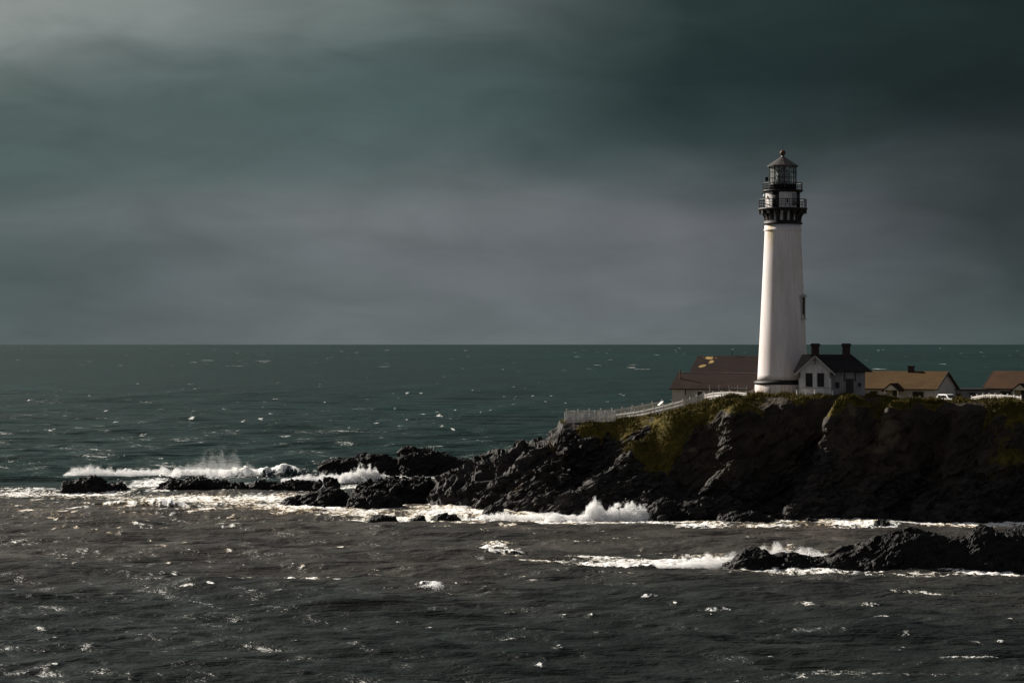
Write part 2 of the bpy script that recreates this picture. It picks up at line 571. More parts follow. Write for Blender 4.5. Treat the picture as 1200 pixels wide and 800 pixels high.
def sea_mat():
    m, t, b = new_mat('rough_sea_water')
    out = t.n['Material Output']
    geo = t.new('ShaderNodeNewGeometry').outputs['Position']
    silt = t.attr('silt'); foam = t.attr('foam')
    n1 = t.noise(t.mapping(geo, (0.30, 0.16, 0.3), (0, 0, 0.2)), 0.5, 5, 0.6)
    deep = t.mix(t.rng(n1, 0.35, 0.65), (0.0048, 0.0085, 0.0084, 1), (0.0085, 0.0140, 0.0138, 1))
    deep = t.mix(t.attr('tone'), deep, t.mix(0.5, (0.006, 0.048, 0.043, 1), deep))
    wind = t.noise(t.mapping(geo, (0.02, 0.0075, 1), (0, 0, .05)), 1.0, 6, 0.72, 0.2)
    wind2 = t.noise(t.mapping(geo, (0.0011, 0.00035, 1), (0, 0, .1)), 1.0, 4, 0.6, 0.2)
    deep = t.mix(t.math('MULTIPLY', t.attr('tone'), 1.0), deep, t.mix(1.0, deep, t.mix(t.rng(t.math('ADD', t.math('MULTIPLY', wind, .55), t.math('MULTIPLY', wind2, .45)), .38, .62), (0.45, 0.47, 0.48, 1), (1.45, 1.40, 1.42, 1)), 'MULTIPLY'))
    mud = t.mix(t.rng(n1, 0.35, 0.65), (0.050, 0.0435, 0.039, 1), (0.086, 0.0755, 0.068, 1))
    t.put(b.inputs['Base Color'], t.mix(silt, deep, mud))
    b.inputs['IOR'].default_value = 1.333
    t.put(b.inputs['Roughness'], t.rng(t.attr('tone'), 0, .6, .38, .36))
    t.put(b.inputs['Specular IOR Level'], t.rng(t.attr('tone'), 0, .6, .19, .30))
    # chop: relief of the water below what the mesh carries
    h1 = t.noise(t.mapping(geo, (0.9, 1.5, 1), (0, 0, 0.25)), 1.1, 4, 0.6, 0.4)
    h2 = t.noise(t.mapping(geo, (0.10, 0.20, 1), (0, 0, -0.15)), 1.0, 5, 0.6, 0.3)
    h3 = t.noise(t.mapping(geo, (0.02, 0.035, 1), (0, 0, .1)), 1.0, 4, 0.6, 0.3)
    nb = t.bump(t.math('MULTIPLY', h3, t.attr('tone')), 1.0, 6.0)
    nb = t.bump(h2, 1.0, 1.45, nb)
    nb = t.bump(h1, 1.0, 0.20, nb)
    nb = t.bump(t.noise(t.mapping(geo, (1.0, 1.6, 1), (0, 0, -.3)), 3.2, 3, .6), 1.0, .025, nb)
    t.put(b.inputs['Normal'], nb)
    # foam: lacy aerated water where the foam attribute says the sea is broken
    lace = t.noise(t.mapping(geo, (0.75, 0.42, 0.75), (0, 0, 0.12)), 1.5, 7, 0.68, 0.8)
    lace = t.math('ADD', t.math('MULTIPLY', lace, 0.72), t.math('MULTIPLY', t.noise(geo, 5.0, 3, 0.6), 0.28))
    lace = t.math('ADD', t.math('MULTIPLY', lace, 1.7), -.35)
    edge = t.math('SUBTRACT', 0.92, t.math('MULTIPLY', foam, 0.64))
    ff = t.rng(lace, edge, t.math('ADD', edge, 0.16))
    over = t.math('SUBTRACT', lace, edge)
    fb = t.new('ShaderNodeBsdfPrincipled')
    t.put(fb.inputs['Base Color'], t.mix(t.rng(over, 0.03, 0.18), t.mix(t.math('MULTIPLY', silt, t.rng(n1, .38, .52)), (0.70, 0.72, 0.71, 1), (0.80, 0.52, 0.11, 1)), (0.90, 0.90, 0.89, 1)))
    fb.inputs['Roughness'].default_value = 0.9
    fb.inputs['Specular IOR Level'].default_value = 0.1
    t.put(fb.inputs['Normal'], t.bump(t.noise(geo, 2.2, 5, 0.7), 0.7, 0.30))
    mx = t.new('ShaderNodeMixShader')
    t.put(mx.inputs[0], ff); t.l.new(b.outputs[0], mx.inputs[1]); t.l.new(fb.outputs[0], mx.inputs[2])
    t.l.new(mx.outputs[0], out.inputs[0])
    return m


M['sea'] = sea_mat()


def spray_mat():
    m, t, b = new_mat('white_spray')
    out = t.n['Material Output']
    d = t.new('ShaderNodeBsdfDiffuse'); d.inputs[0].default_value = (0.97, 0.97, 0.97, 1)
    tl = t.new('ShaderNodeBsdfTranslucent'); tl.inputs[0].default_value = (0.97, 0.97, 0.97, 1)
    mx = t.new('ShaderNodeMixShader'); mx.inputs[0].default_value = 0.5
    t.l.new(d.outputs[0], mx.inputs[1]); t.l.new(tl.outputs[0], mx.inputs[2])
    t.l.new(mx.outputs[0], out.inputs[0])
    return m


M['spray'] = spray_mat()


# ------------------------------------------------------------------ headland terrain
def itp(x, pts):
    xs = [p[0] for p in pts]; ys = [p[1] for p in pts]
    return np.interp(x, xs, ys)


WATER = [(-40, 360), (-14, 357), (-12.5, 355), (-4.9, 343), (0, 338), (5.9, 334), (11.7, 332), (18.6, 326.5), (22.7, 324.5),
         (29, 322), (45, 322.5), (67, 323), (90, 320), (120, 314)]
RIM = [(-40, 362), (-13, 359), (-5, 353), (0, 350), (6.5, 347), (7.2, 344.5), (14, 345), (20, 343), (25, 339.5), (30, 336), (40, 334.5),
       (50, 335.5), (58, 337), (66, 336), (74, 334), (90, 330), (120, 325)]
BACK = [(-40, 360), (-14, 361), (-8, 364), (0, 368), (7, 372), (20, 382), (40, 420), (60, 440), (120, 450)]
TOP = [(-40, -5), (-14.5, -1.2), (-12.3, .8), (-10.6, 3.4), (-8.4, 4.5), (-5.9, 6.1), (-2.7, 6.9), (.2, 7.3), (1.4, 8.8), (3.8, 9.1), (6.2, 9.5),
       (7.0, 12.2), (14.8, 12.6), (18.2, 13.0), (21, 13.6), (24.7, 14.4), (28.4, 15.5), (31, 16.05), (34.5, 16.22), (44, 16.25), (50, 16.1),
       (55, 15.55), (62, 15.45), (75, 15.6), (90, 16), (120, 16)]
INNER = [(-40, 0), (44, 0), (52, -0.3), (57, -1.1), (62, -1.25), (90, -1.2), (120, -1)]


def headland_z(x, y, detail=True):
    x = np.asarray(x, np.float32); y = np.asarray(y, np.float32)
    yw, yr, zt, yb = itp(x, WATER), itp(x, RIM), itp(x, TOP), itp(x, BACK)
    wx = x + 1.2 * perlin(x * .12, y * .12, 3.1)
    t0 = np.clip((y - yw) / np.maximum(yr - yw, 4), -.3, 1.4)
    warp = 2.6 * perlin(x * .09, y * .05, 1.7) + 1.3 * perlin(x * .25, y * .12, 8.2)
    # spurs that run down the face: (x at rim, x at foot, reach m, width m)
    for xr, xf, am, w in ((47.8, 38.5, 3.8, 2.6), (54.5, 46, 3.4, 2.2), (73, 60, 4.6, 4.5), (25, 11.5, 6.0, 3.6), (33, 24, 2.0, 2.2), (85, 75, 5, 4), (64, 55, 2.0, 2.0)):
        xs = xf + (xr - xf) * t0
        d = (wx - xs) / w
        warp = warp + am * np.exp(-np.where(d < 0, d * d * 2.2, d * d * .5)) * (1 - sstep(.85, 1.1, t0))
    for xr, xf, am, w in ((40.5, 32, 4.0, 4.0), (59, 52, 3.0, 2.5), (13, 6, 2.5, 2.5)):
        xs = xf + (xr - xf) * t0
        d = (wx - xs) / w
        warp = warp - am * np.exp(-d * d) * (1 - sstep(.8, 1.1, t0)) * sstep(0.05, .35, t0)
    t = (y + warp - yw) / np.maximum(yr - yw, 4)
    prof = np.interp(t, [-.01, 0, .12, .3, .5, .7, .85, .95, 1.08, 1.2], [0, 0, .11, .21, .37, .60, .82, .93, .99, 1.0])
    prof = np.where(t < 0, 0, prof)
    z = zt * prof
    # left point: the rock ramp is a ridge, not a ledge
    inner = itp(x, INNER) * sstep(yr + 6, yr + 24, y)
    z = z + inner
    z = z + .80 * np.exp(-((x - 71.2) / 3.4) ** 2 - ((y - 356) / 4.5) ** 2)
    zb = (yb - y) * 0.9 + 1.5
    z = np.minimum(z, zb)
    under = np.where(t < 0, (y + warp - yw) * 0.22, 0)
    z = np.where(t < 0, np.minimum(under, z), z)
    if not detail:
        return z, t
    rocky = 1 - sstep(.86, 1.06, t + .10 * perlin(x * .3, y * .3, 2.2))
    rocky = np.where(x < 6.6, 1.0, rocky)
    z = z + (1 - rocky) * (.22 * fbm(x * .4, y * .4, 0 * x, 3) + .07 * perlin(x * 2.1, y * 2.1, 0 * x)) * sstep(.9, 1.0, t)
    return z, t


def ground(x, y):
    z, _ = headland_z(np.array([x]), np.array([y]))
    return float(z[0])


xs = np.concatenate([np.arange(-20, 82, .15), np.arange(82.5, 122, .8)])
ys = np.concatenate([np.arange(306, 312, .3), np.arange(312, 347, .085), np.arange(347, 372, .5), np.arange(372, 452, 2.0)])
gx, gy = np.meshgrid(xs, ys)
gz, gt = headland_z(gx, gy)
slope_y, slope_x = np.gradient(gz, ys, xs)
steep = np.sqrt(slope_x ** 2 + slope_y ** 2)
thr = np.interp(gx, [7, 13, 16, 30, 38, 60, 70], [.92, .90, .58, .62, .88, .90, .68])
turf = sstep(thr, thr + .30, gt + .30 * f2(gx * .16, gy * .16, 2, 4)) * sstep(3.4, 1.5, steep)
turf = np.maximum(turf, .85 * np.exp(-((gx - (11.5 + 13.5 * gt)) / 2.8) ** 2) * sstep(.42, .7, gt) * (1 - sstep(2.6, 4.0, steep)))
turf = np.maximum(turf, .72 * np.exp(-((gx - (61 + 12 * gt)) / 6.0) ** 2) * sstep(.40, .65, gt) * (1 - sstep(2.2, 3.8, steep)))
turf *= sstep(6.3, 8.0, gx)
tan = np.zeros_like(gx)  # lighter patches paint the sunlit highlights of the ridges into the rock colour
for (cx, cz, rx, rz) in ((51.3, 11.6, 1.6, 2.6), (49.2, 9.3, 1.6, .9), (46.5, 14.6, .8, 1.2), (24.8, 8.9, .8, .5), (.8, 2.8, .8, 1.0), (5.8, 8.9, .8, .6)):
    tan = np.maximum(tan, np.exp(-((gx - cx) / rx) ** 2 - ((gz - cz) / rz) ** 2))
earth = sstep(.40, .62, gt + .22 * f2(gx * .14, gz * .2, 71, 4)) * sstep(17, 24, gx) * (1 - turf)
# fractured, tilted strata: push the rock out and in along the surface normal
nl = np.sqrt(slope_x ** 2 + slope_y ** 2 + 1)
nx_, ny_, nz_ = -slope_x / nl, -slope_y / nl, 1 / nl
amp = (1 - turf) * sstep(-.8, .6, gz) * np.where(gx < 6.6, 1.0, 1 - sstep(.84, 1.02, gt))
al = gx * .87 + gz * .5; ac = gz * .87 - gx * .5
wob = .4 * perlin(gx * .45, gy * .45, gz * .45)
dsp = (ridged(al * .10, gy * .20, ac * .30, 3) - .60) * 2.3
dsp += blocks(al * .17 + wob, gy * .30, ac * .60 + wob) * 1.7
dsp += blocks(al * .40 + wob, gy * .75, ac * 1.5 + wob) * .85
dsp += blocks(al * 1.0, gy * 1.8, ac * 3.4 + wob) * .40
dsp += fbm(gx * 2.2, gy * 2.2, gz * 2.2, 2) * .07
dsp *= (1 - .52 * earth) * amp * (.78 - .12 * sstep(8, 22, gx))
verts = np.stack([(gx + nx_ * dsp).ravel(), (gy + ny_ * dsp).ravel(), (gz + nz_ * dsp * .8).ravel()], 1)
land = np_mesh('headland', verts, grid_quads(*gx.shape), M['headland'], attrs={'turf': turf, 'tan': tan, 'earth': earth})
tag(land, 'dark rocky headland with green turf on its top and slopes', 'headland', kind='structure')

# grass blades on the turf
cand = RNG.random(900000)
fx = RNG.uniform(7, 84, 420000); fy = 322 + RNG.random(420000) ** 1.0 * 30
zz, tt = headland_z(fx, fy)
ix = np.clip(np.searchsorted(xs, fx), 0, len(xs) - 1); iy = np.clip(np.searchsorted(ys, fy), 0, len(ys) - 1)
keep = RNG.random(len(fx)) < turf[iy, ix] ** 2 * np.where(fy > 342, .25, .55)
fx, fy, zz = fx[keep], fy[keep], zz[keep]
n = len(fx)
hgt = RNG.uniform(.12, .50, n) * (0.45 + 1.15 * sstep(-.2, .5, perlin(fx * .5, fy * .5, 0 * fx)))
a = RNG.uniform(0, 2 * np.pi, n); wd = RNG.uniform(.04, .10, n)
lean = RNG.normal(0, .14, (n, 2)); lean[:, 0] += .10
b0 = np.stack([fx - np.cos(a) * wd, fy - np.sin(a) * wd, zz - .06], 1)
b1 = np.stack([fx + np.cos(a) * wd, fy + np.sin(a) * wd, zz - .06], 1)
tp = np.stack([fx + lean[:, 0], fy + lean[:, 1], zz + hgt], 1)
gv = np.stack([b0, b1, tp], 1).reshape(-1, 3)
gf = np.arange(3 * n).reshape(-1, 3)
tag(np_mesh('grass', gv, gf, M['grass']), 'tufts of yellow-green coastal grass covering the clifftop', 'grass', kind='stuff')


# ------------------------------------------------------------------ sea rocks
ROCK_FOOT = []     # footprints used for the surf around them


def rock(label, base_py, prof, depth, group=None, rough=1.0, cat='rock', name='rock', seed=0.0, Yf=None, lift=.15):
    Yb = Yf or YS(base_py)                      # distance of the front waterline
    yc = Yb + depth * .8
    pts = [(X(px, yc), Z(py, yc) + (lift if Z(py, yc) > .4 else 0)) for px, py in prof]
    x0, x1 = pts[0][0], pts[-1][0]
    cx = (x0 + x1) / 2
    L = x1 - x0
    nx = int(np.clip(L / .14, 24, 420)); nv = int(np.clip(depth * 2 / .16, 18, 120))
    u = np.linspace(x0 - .5, x1 + .5, nx); v = np.linspace(-1, 1, nv)
    px_, pz_ = zip(*pts)
    hp = np.interp(u, [x0 - .5] + list(px_) + [x1 + .5], [-1.3] + list(pz_) + [-1.3])
    hmax = max(pz_)
    U, V = np.meshgrid(u, v)
    HP = np.repeat(hp[None, :], nv, 0)
    dep = depth * np.sqrt(np.clip((HP + 1.5) / (hmax + 1.5), .08, 1))
    zz = (HP + 1.5) * np.power(np.clip(1 - np.abs(V) ** 1.9, 0, 1), .75) - 1.5
    yy = yc + dep * V + .5 * perlin(U * .4 + seed, V, 0 * U + seed)
    k = (.10 + .085 * hmax) * rough
    dzu = np.gradient(zz, axis=1) / max(u[1] - u[0], 1e-3); dzv = np.gradient(zz, axis=0) / np.maximum(np.abs(np.gradient(yy, axis=0)), .02)
    nl = np.sqrt(dzu ** 2 + dzv ** 2 + 1)
    al = U * .9 + zz * .42; ac = zz * .9 - U * .42
    n = (ridged(al * .25 + seed, yy * .4, ac * .7, 3) - .62) * 1.3
    n += blocks(al * .28 + seed, yy * .45, ac * .9) * 1.9 + blocks(al * .75 + seed, yy * 1.1, ac * 2.2) * .95 + blocks(al * 1.8 + seed, yy * 2.4, ac * 4.4) * .45
    n = n * k * sstep(-1.3, .2, zz)
    xx = U - dzu / nl * n + fbm(U * .9, yy * .9 + seed, zz * .9, 3) * .2 * rough
    yy = yy - dzv / nl * n
    zz = zz + n / nl
    vs = np.stack([xx.ravel() - cx, yy.ravel() - yc, zz.ravel()], 1)
    o = np_mesh(name, vs, grid_quads(nv, nx), M['rock'])
    o.location = (cx, yc, 0)
    tag(o, label, cat, group)
    ROCK_FOOT.append((x0, x1, yc, depth, hmax))
    return o


rock('low black rock with a notched top, leftmost in the surf', 577,
     [(72, 577), (75, 564), (91, 561.5), (107, 560), (118, 562), (125, 569.5), (134, 566.5), (143, 567), (149, 572), (154, 577)], 4.0, 'rocks in the surf', seed=1.3)
rock('long low black reef trailing left of the round boulder', 577,
     [(178, 578), (182, 574), (190, 568), (201, 562.5), (220, 560.5), (236, 561.5), (247, 565), (264, 563.5), (283, 565.5), (291, 569), (297, 567), (305, 564.5),
      (318, 565), (330, 567), (339, 565), (357, 566), (373, 567), (384, 572), (392, 578)], 3.6, 'rocks in the surf', seed=4.1, lift=.25)
rock('round black boulder standing up at the end of the long low reef', 584,
     [(374, 578), (377, 566), (380, 560.5), (387, 558.5), (395, 560.5), (398, 568), (400, 578)], 2.2, 'rocks in the surf', seed=7.7)
rock('jagged black rock with grey crest, in front of the round boulder', 593,
     [(331, 590), (338, 585), (351, 582), (362, 579), (373, 575.5), (383, 572), (391, 573), (400, 576), (410, 583), (416, 594)], 4.2, 'rocks in the surf', seed=2.2)
rock('flat-topped black rock shelf in the white surf off the point', 597,
     [(404, 596), (410, 583), (427, 578), (440, 579), (452, 580), (462, 586), (470, 592), (475, 599)], 4.0, 'rocks in the surf', seed=5.5)
rock('broad dark rock between the flat-topped shelf and the point of the headland', 590,
     [(416, 576), (421, 569), (441, 563), (461, 561.5), (485, 563.5), (500, 563), (514, 564), (530, 575), (536, 590)], 5.0, 'rocks in the surf', seed=3.9)
rock('large dark rock ridge with a square hump, behind the surf off the point', 559,
     [(373, 558), (375, 548), (379, 541), (397, 537.5), (410, 537), (421, 534.5), (435, 532.5), (446, 534), (456, 536.5), (466, 537.5), (470, 527), (476, 525.5), (485, 524.8),
      (500, 526), (514, 530.5), (529, 534.5), (552, 541), (562, 550), (570, 560)], 6.0, 'rocks in the surf', rough=.5, seed=6.4)
rock('low black rock awash below the flat-topped shelf', 612,
     [(431, 611), (437, 606), (447, 604.5), (455, 607), (464, 607), (468, 612)], 1.6, 'rocks in the surf', seed=8.1)
rock('tiny black rock awash, second from left in the row below the shelf', 609,
     [(482, 609), (487, 605), (494, 604.5), (499, 609)], 1.2, 'rocks in the surf', seed=9.4)
rock('thin flat black rock awash in the foam below the point', 609,
     [(506, 608), (513, 604), (525, 602.5), (534, 604.5), (541, 609)], 1.6, 'rocks in the surf', seed=10.2)
rock('black boulder in the white surf left of the tall splash', 605,
     [(565, 604), (570, 596), (577, 592), (584, 593), (589, 597), (592, 605)], 2.2, 'rocks in the surf', seed=11.8)
rock('black boulder at the cliff foot just right of the tall splash', 611,
     [(758, 610), (766, 592), (776, 585), (788, 587), (798, 597), (808, 603), (816, 612)], 3.0, 'rocks in the surf', seed=12.6)
rock('low black boulder between two foam patches under the cliff', 614,
     [(928, 614), (936, 610), (948, 608.5), (960, 609.5), (969, 614)], 2.0, 'rocks in the surf', seed=13.3)
rock('small round black boulder in the foam above the foreground reef', 618,
     [(1024, 617), (1027, 611), (1033, 609.5), (1039, 612), (1043, 618)], 1.5, 'rocks in the surf', seed=14.9)
rock('black rock ledge at the cliff foot below the lighthouse', 613,
     [(838, 613), (846, 606), (862, 601), (880, 600), (896, 604), (908, 610), (914, 613)], 2.6, 'rocks in the surf', seed=15.4)
rock('long black foreground reef rising to a double hump at the right', 668,
     [(840, 667), (852, 660), (862, 651), (869, 645), (878, 642), (888, 642.5), (897, 646), (903, 651), (909, 650), (916, 647), (933, 648), (953, 652), (967, 653), (976, 649), (987, 643.5), (1000, 639.5),
      (1013, 634.5), (1024, 630), (1033, 626), (1050, 621), (1067, 619.5), (1083, 622.5), (1100, 627.5), (1120, 627), (1137, 621.5), (1150, 616.5), (1160, 617.5), (1173, 624), (1187, 621.5),
      (1200, 617), (1230, 615), (1262, 622), (1300, 640), (1330, 662)], 5.0, 'rocks in the surf', rough=.45, seed=16.1, lift=0)

# ------------------------------------------------------------------ sea
th = np.concatenate([np.linspace(-R(180), -R(15), 34)[:-1], np.linspace(-R(15), R(15), 1260), np.linspace(R(15), R(180), 34)[1:]])
dpy = np.concatenate([np.linspace(432, 100, 740)[:-1], np.linspace(100, 1.6, 230)])
rad = np.concatenate([[.5, 60, 120], H * F / dpy])
TH, RA = np.meshgrid(th, rad)
sx = (RA * np.sin(TH)).astype(np.float32); sy = (RA * np.cos(TH)).astype(np.float32)
dr = np.gradient(rad)[:, None].astype(np.float32)
sz = np.zeros_like(sx)
wr = np.random.default_rng(21)
crest = np.zeros_like(sx)
for i in range(72):
    Lw = 2.2 * (48 / 2.2) ** ((i + wr.random()) / 72)
    ang = wr.normal(R(-14), R(30))                      # travels towards the shore and the viewer
    kx, ky = math.sin(ang) * 2 * math.pi / Lw, -math.cos(ang) * 2 * math.pi / Lw
    amp = 0.0062 * Lw ** .90 * (1.15 if Lw < 12 else .8)
    fade = sstep(2.2, 5.0, Lw / dr)
    ph = wr.random() * 6.28
    s_ = np.sin(kx * sx + ky * sy + ph)
    w_ = amp * fade * (2 * np.power(.5 + .5 * s_, 1.6) - .85)
    sz += w_.astype(np.float32)
    if Lw > 4:
        crest += w_.astype(np.float32)
near = (np.abs(TH) < R(20))
# long breakers that stand up off the rocks: (px0, px1, py at foot, height m, thickness m)
foam = np.zeros_like(sx)
LUMP = .75 + .35 * p2(sx * .35, sy * .35, 2) + .2 * p2(sx * 1.1, sy * 1.1, 5)
BREAK = [(76, 200, 557, 2.0, 3.0), (150, 390, 559, 1.7, 3.4), (385, 520, 564, 1.0, 3.0), (650, 870, 663, .75, 2.0), (486, 526, 688, .45, 1.3),
         (550, 604, 638, .20, 1.6), (565, 622, 653, .24, 1.5), (745, 940, 652, .7, 1.6), (330, 380, 672, .35, 1.2), (100, 240, 597, .5, 2.2)]
for p0, p1, pyb, hb, tb in BREAK:
    yb = YS(pyb); xa, xb = X(p0, yb), X(p1, yb)
    ctr = yb + 1.8 * p2(sx * .10, 0 * sx + pyb) + .5 * p2(sx * .5, 0 * sx + pyb)
    env = sstep(xa, xa + .25 * (xb - xa), sx) * (1 - sstep(xb - .3 * (xb - xa), xb, sx))
    d = (sy - ctr) / tb
    bump_ = np.where(d < 0, np.exp(-(d / .45) ** 2), np.exp(-(d / 1.2) ** 2)) * env
    lump = LUMP
    sz += (hb * bump_ * lump).astype(np.float32)
    foam = np.maximum(foam, np.where(d > -.25, 1.0, .25) * np.clip(bump_ * 1.5, 0, 1))

foam_b = foam.copy()
# surf: (px, py, half width px, half height px, strength)
SURF = [(270, 569, 140, 6, 1), (440, 571, 70, 5, 1), (330, 583, 150, 5, 1), (200, 588, 120, 5, .9), (90, 578, 100, 4, .95), (20, 577, 60, 4, .9), (770, 656, 120, 5, 1), (700, 652, 70, 3, .9), (640, 658, 60, 2.5, .8), (480, 606, 120, 4, 1), (660, 610, 110, 4, 1), (820, 615, 60, 3, .95), (900, 616, 60, 2.5, .9), (1000, 615, 60, 4, 1), (1020, 611, 40, 4, 1), (1085, 615.5, 60, 3.5, 1), (1160, 615, 60, 4, 1), (760, 613, 50, 3, .95), (230, 583, 130, 5, .95), (300, 590, 110, 6, .95), (150, 581, 60, 4, .8), (360, 597, 90, 5, 1), (860, 611, 60, 4, .95), (940, 612, 60, 4, .9), (1060, 612, 70, 5, 1), (1130, 614, 60, 4, .95), (1190, 612, 40, 4, 1), (890, 664, 60, 4, 1), (960, 668, 90, 4, .95), (1080, 672, 90, 4, .7), (1160, 670, 70, 6, .95), (820, 658, 90, 5, .95), (700, 660, 60, 4, .8), (120, 588, 160, 7, .6), (250, 596, 170, 10, .62), (60, 597, 90, 6, .6), (330, 588, 80, 5, .8), (640, 601, 60, 5, 1), (560, 610, 120, 4, .8), (700, 612, 60, 3, .9), (1120, 616, 70, 2.5, .8), (40, 573, 75, 4, .8), (150, 573, 60, 5, .7), (180, 566, 50, 8, .95), (290, 556, 110, 6, 1), (430, 557, 80, 7, .9), (455, 580, 60, 4, .6),
        (60, 590, 120, 7, .30), (110, 597, 70, 4, .45), (230, 585, 120, 6, .70), (300, 592, 120, 9, .78), (350, 597, 110, 5, .85), (180, 602, 80, 4, .55), (420, 600, 80, 5, .9), (520, 600, 70, 8, 1), (600, 606, 90, 6, 1),
        (700, 606, 75, 7, 1), (780, 611, 80, 4, .95), (830, 606, 45, 4, .9), (900, 613, 70, 2.5, .8), (990, 611, 60, 5, .95), (1010, 607, 25, 4, 1), (1080, 614, 80, 4, .95), (1165, 613, 60, 4, .9),
        (760, 656, 110, 4, .8), (830, 652, 60, 7, 1), (912, 645, 24, 4, .85), (960, 650, 20, 3, .7), (900, 667, 75, 2.5, .95), (1000, 670, 90, 3, .75), (1150, 668, 90, 6, .85), (1180, 664, 40, 4, .9),
        (580, 634, 26, 3, .85), (592, 649, 34, 5, .95), (690, 632, 50, 4, .55), (505, 686, 24, 3.5, .9), (470, 691, 50, 2.5, .6), (690, 655, 40, 3, .6), (740, 671, 90, 3, .5), (620, 640, 300, 26, .18),
        (320, 642, 45, 4, .6), (90, 655, 40, 3, .6), (190, 672, 40, 3, .55), (60, 602, 70, 4, .55), (140, 607, 80, 4, .55), (200, 606, 55, 4, .55), (270, 604, 60, 4, .55), (150, 620, 150, 10, .22),
        (1080, 694, 60, 3, .75), (1070, 712, 35, 3, .6), (840, 712, 28, 3, .75), (944, 704, 18, 4, .85), (1150, 772, 70, 3, .75), (1000, 790, 230, 6, .62), (1180, 786, 60, 4, .5), (950, 742, 40, 2, .4)]
for px, py, wx_, wy_, st in SURF:
    yc = YS(py); xc = X(px, yc)
    rx_ = wx_ / F * yc; ry_ = wy_ * yc * yc / (H * F)
    d2 = ((sx - xc) / rx_) ** 2 + ((sy - yc) / ry_) ** 2
    foam = np.maximum(foam, st * np.exp(-d2 * .9))
# wash around every rock and along the cliff foot
for x0, x1, yc, dep, hm in ROCK_FOOT:
    dx = np.maximum(np.maximum(x0 - sx, sx - x1), 0); dy_ = np.maximum(np.abs(sy - yc) - dep * .7, 0)
    q = np.sqrt(dx * dx + (dy_ * .75) ** 2)
    foam = np.maximum(foam, .78 * np.exp(-(q / 1.6) ** 2))
sel = (sx > -22) & (sx < 122) & (sy > 300) & (sy < 452)
hz = np.full(sx.shape, -9.0, np.float32)
hz[sel] = headland_z(sx[sel], sy[sel], False)[0]
foam = np.maximum(foam, .80 * np.exp(-((np.minimum(hz, 0) + .15) / .42) ** 2) * (hz > -3))
# whitecaps on the highest crests, gathered in gusts
gust = sstep(-.25, .45, f2(sx * .018, sy * .010, 3))
cs = crest / (np.std(crest, axis=1, keepdims=True) + 1e-4)
patch = p2(sx * .11, sy * .20, 6)
patch2 = p2(sx * .035, sy * .010, 16)
fine = f2(sx * .36, sy * .30, 23, 3)
foam0 = foam.copy()
foam_s = np.where(foam_b > .2, 0, foam)
wide = sstep(900, 2500, sy)
inshore = sstep(190, 250, sy + 30 * p2(sx * .03, sy * .03, 31)) * (1 - sstep(400, 440, sy)) * (1 - .55 * sstep(-5, 35, sx))
foam = np.maximum(foam, .84 * sstep(1.2, 2.2, cs) * gust * sstep(.05, .45, patch) * (sy < 420) * (.55 + .45 * sstep(205, 260, sy)))
foam = np.maximum(foam, inshore * .90 * sstep(.16, .85, fine + .35 * cs * .5 + .3 * patch) * (.35 + .65 * gust))
foam = np.maximum(foam, .42 * sstep(.50, 1.1, fine + .22 * cs) * (sy < 420))
far = sstep(380, 700, sy)
foam = np.maximum(foam, far * .82 * sstep(.40, .92, p2(sx * .24, sy * .10, 9) * (1 - wide) + p2(sx * .045, sy * .02, 19) * wide + .32 * patch2 + .25 * p2(sx * .6, sy * .12, 10) * (1 - wide)) * (sy < 12000))
# many small breaking crests, thickest off the reefs at the left
cw = np.random.default_rng(77)
mid = len(th) // 2
for i in range(520):
    if i < 210:
        px, py = cw.uniform(-30, 780), 586 + 120 * cw.random() ** 1.5
        if cw.random() < (px / 900) * .6:
            continue
    elif i < 285:
        px, py = cw.uniform(560, 1230), cw.uniform(618, 790)
    elif i < 330:
        px, py = cw.uniform(-30, 900), cw.uniform(690, 800)
    else:
        px, py = cw.uniform(-40, 1240), 408 + 140 * cw.random() ** 1.25
    big = cw.random()
    wx_ = (5 + 22 * big ** 2) * (1 if i < 285 else .8); wy_ = .9 + 1.3 * cw.random(); st = cw.uniform(.60, .90) if i < 210 else cw.uniform(.5, .82)
    if i >= 330:
        wx_ = (2 + 7 * big ** 2) * (.45 + .55 * min(1, (py - 402) / 80)); wy_ = .45 + .5 * cw.random(); st = cw.uniform(.45, .74)
    yc = YS(py); xc = X(px, yc)
    rx_ = wx_ / F * yc; ry_ = min(wy_ * yc * yc / (H * F), .95) if i < 330 else wy_ * yc * yc / (H * F)
    up_ = 1 if i < 330 else 0
    r0_ = np.searchsorted(rad, yc - 4.5 * ry_ - 1); r1_ = np.searchsorted(rad, yc + 4.5 * ry_ + 2)
    c0_ = np.searchsorted(th, math.atan2(xc - 2.6 * rx_, yc)); c1_ = np.searchsorted(th, math.atan2(xc + 2.6 * rx_, yc))
    if c1_ - c0_ < 2 or r1_ - r0_ < 2:
        continue
    q = (slice(r0_, r1_), slice(c0_, c1_))
    tl = cw.uniform(-.5, .25)
    ddx = (sx[q] - xc) / rx_
    ddy = (sy[q] - yc - tl * (sx[q] - xc) - .35 * up_ * p2(sx[q] * 1.1, 0 * sx[q] + i)) / ry_
    e = np.exp(-ddx * ddx)
    foam[q] = np.maximum(foam[q], st * e * np.exp(-np.where(ddy < 0, ddy * ddy * 2.5, ddy * ddy * .45)))
    sz[q] += (up_ * (.07 + .20 * big * st) * e * np.exp(-np.where(ddy < 0, ddy * ddy * 1.6, ddy * ddy * .25))).astype(np.float32)
# churned water stands up a little
sz *= (1 - .65 * np.clip(foam_s, 0, 1)).astype(np.float32)
sz += (foam0 * (.20 * f2(sx * .8, sy * .8, 40) + .04) * (sy < 600)).astype(np.float32)
sz = np.where(near, sz, 0); foam = np.where(near, foam, 0)
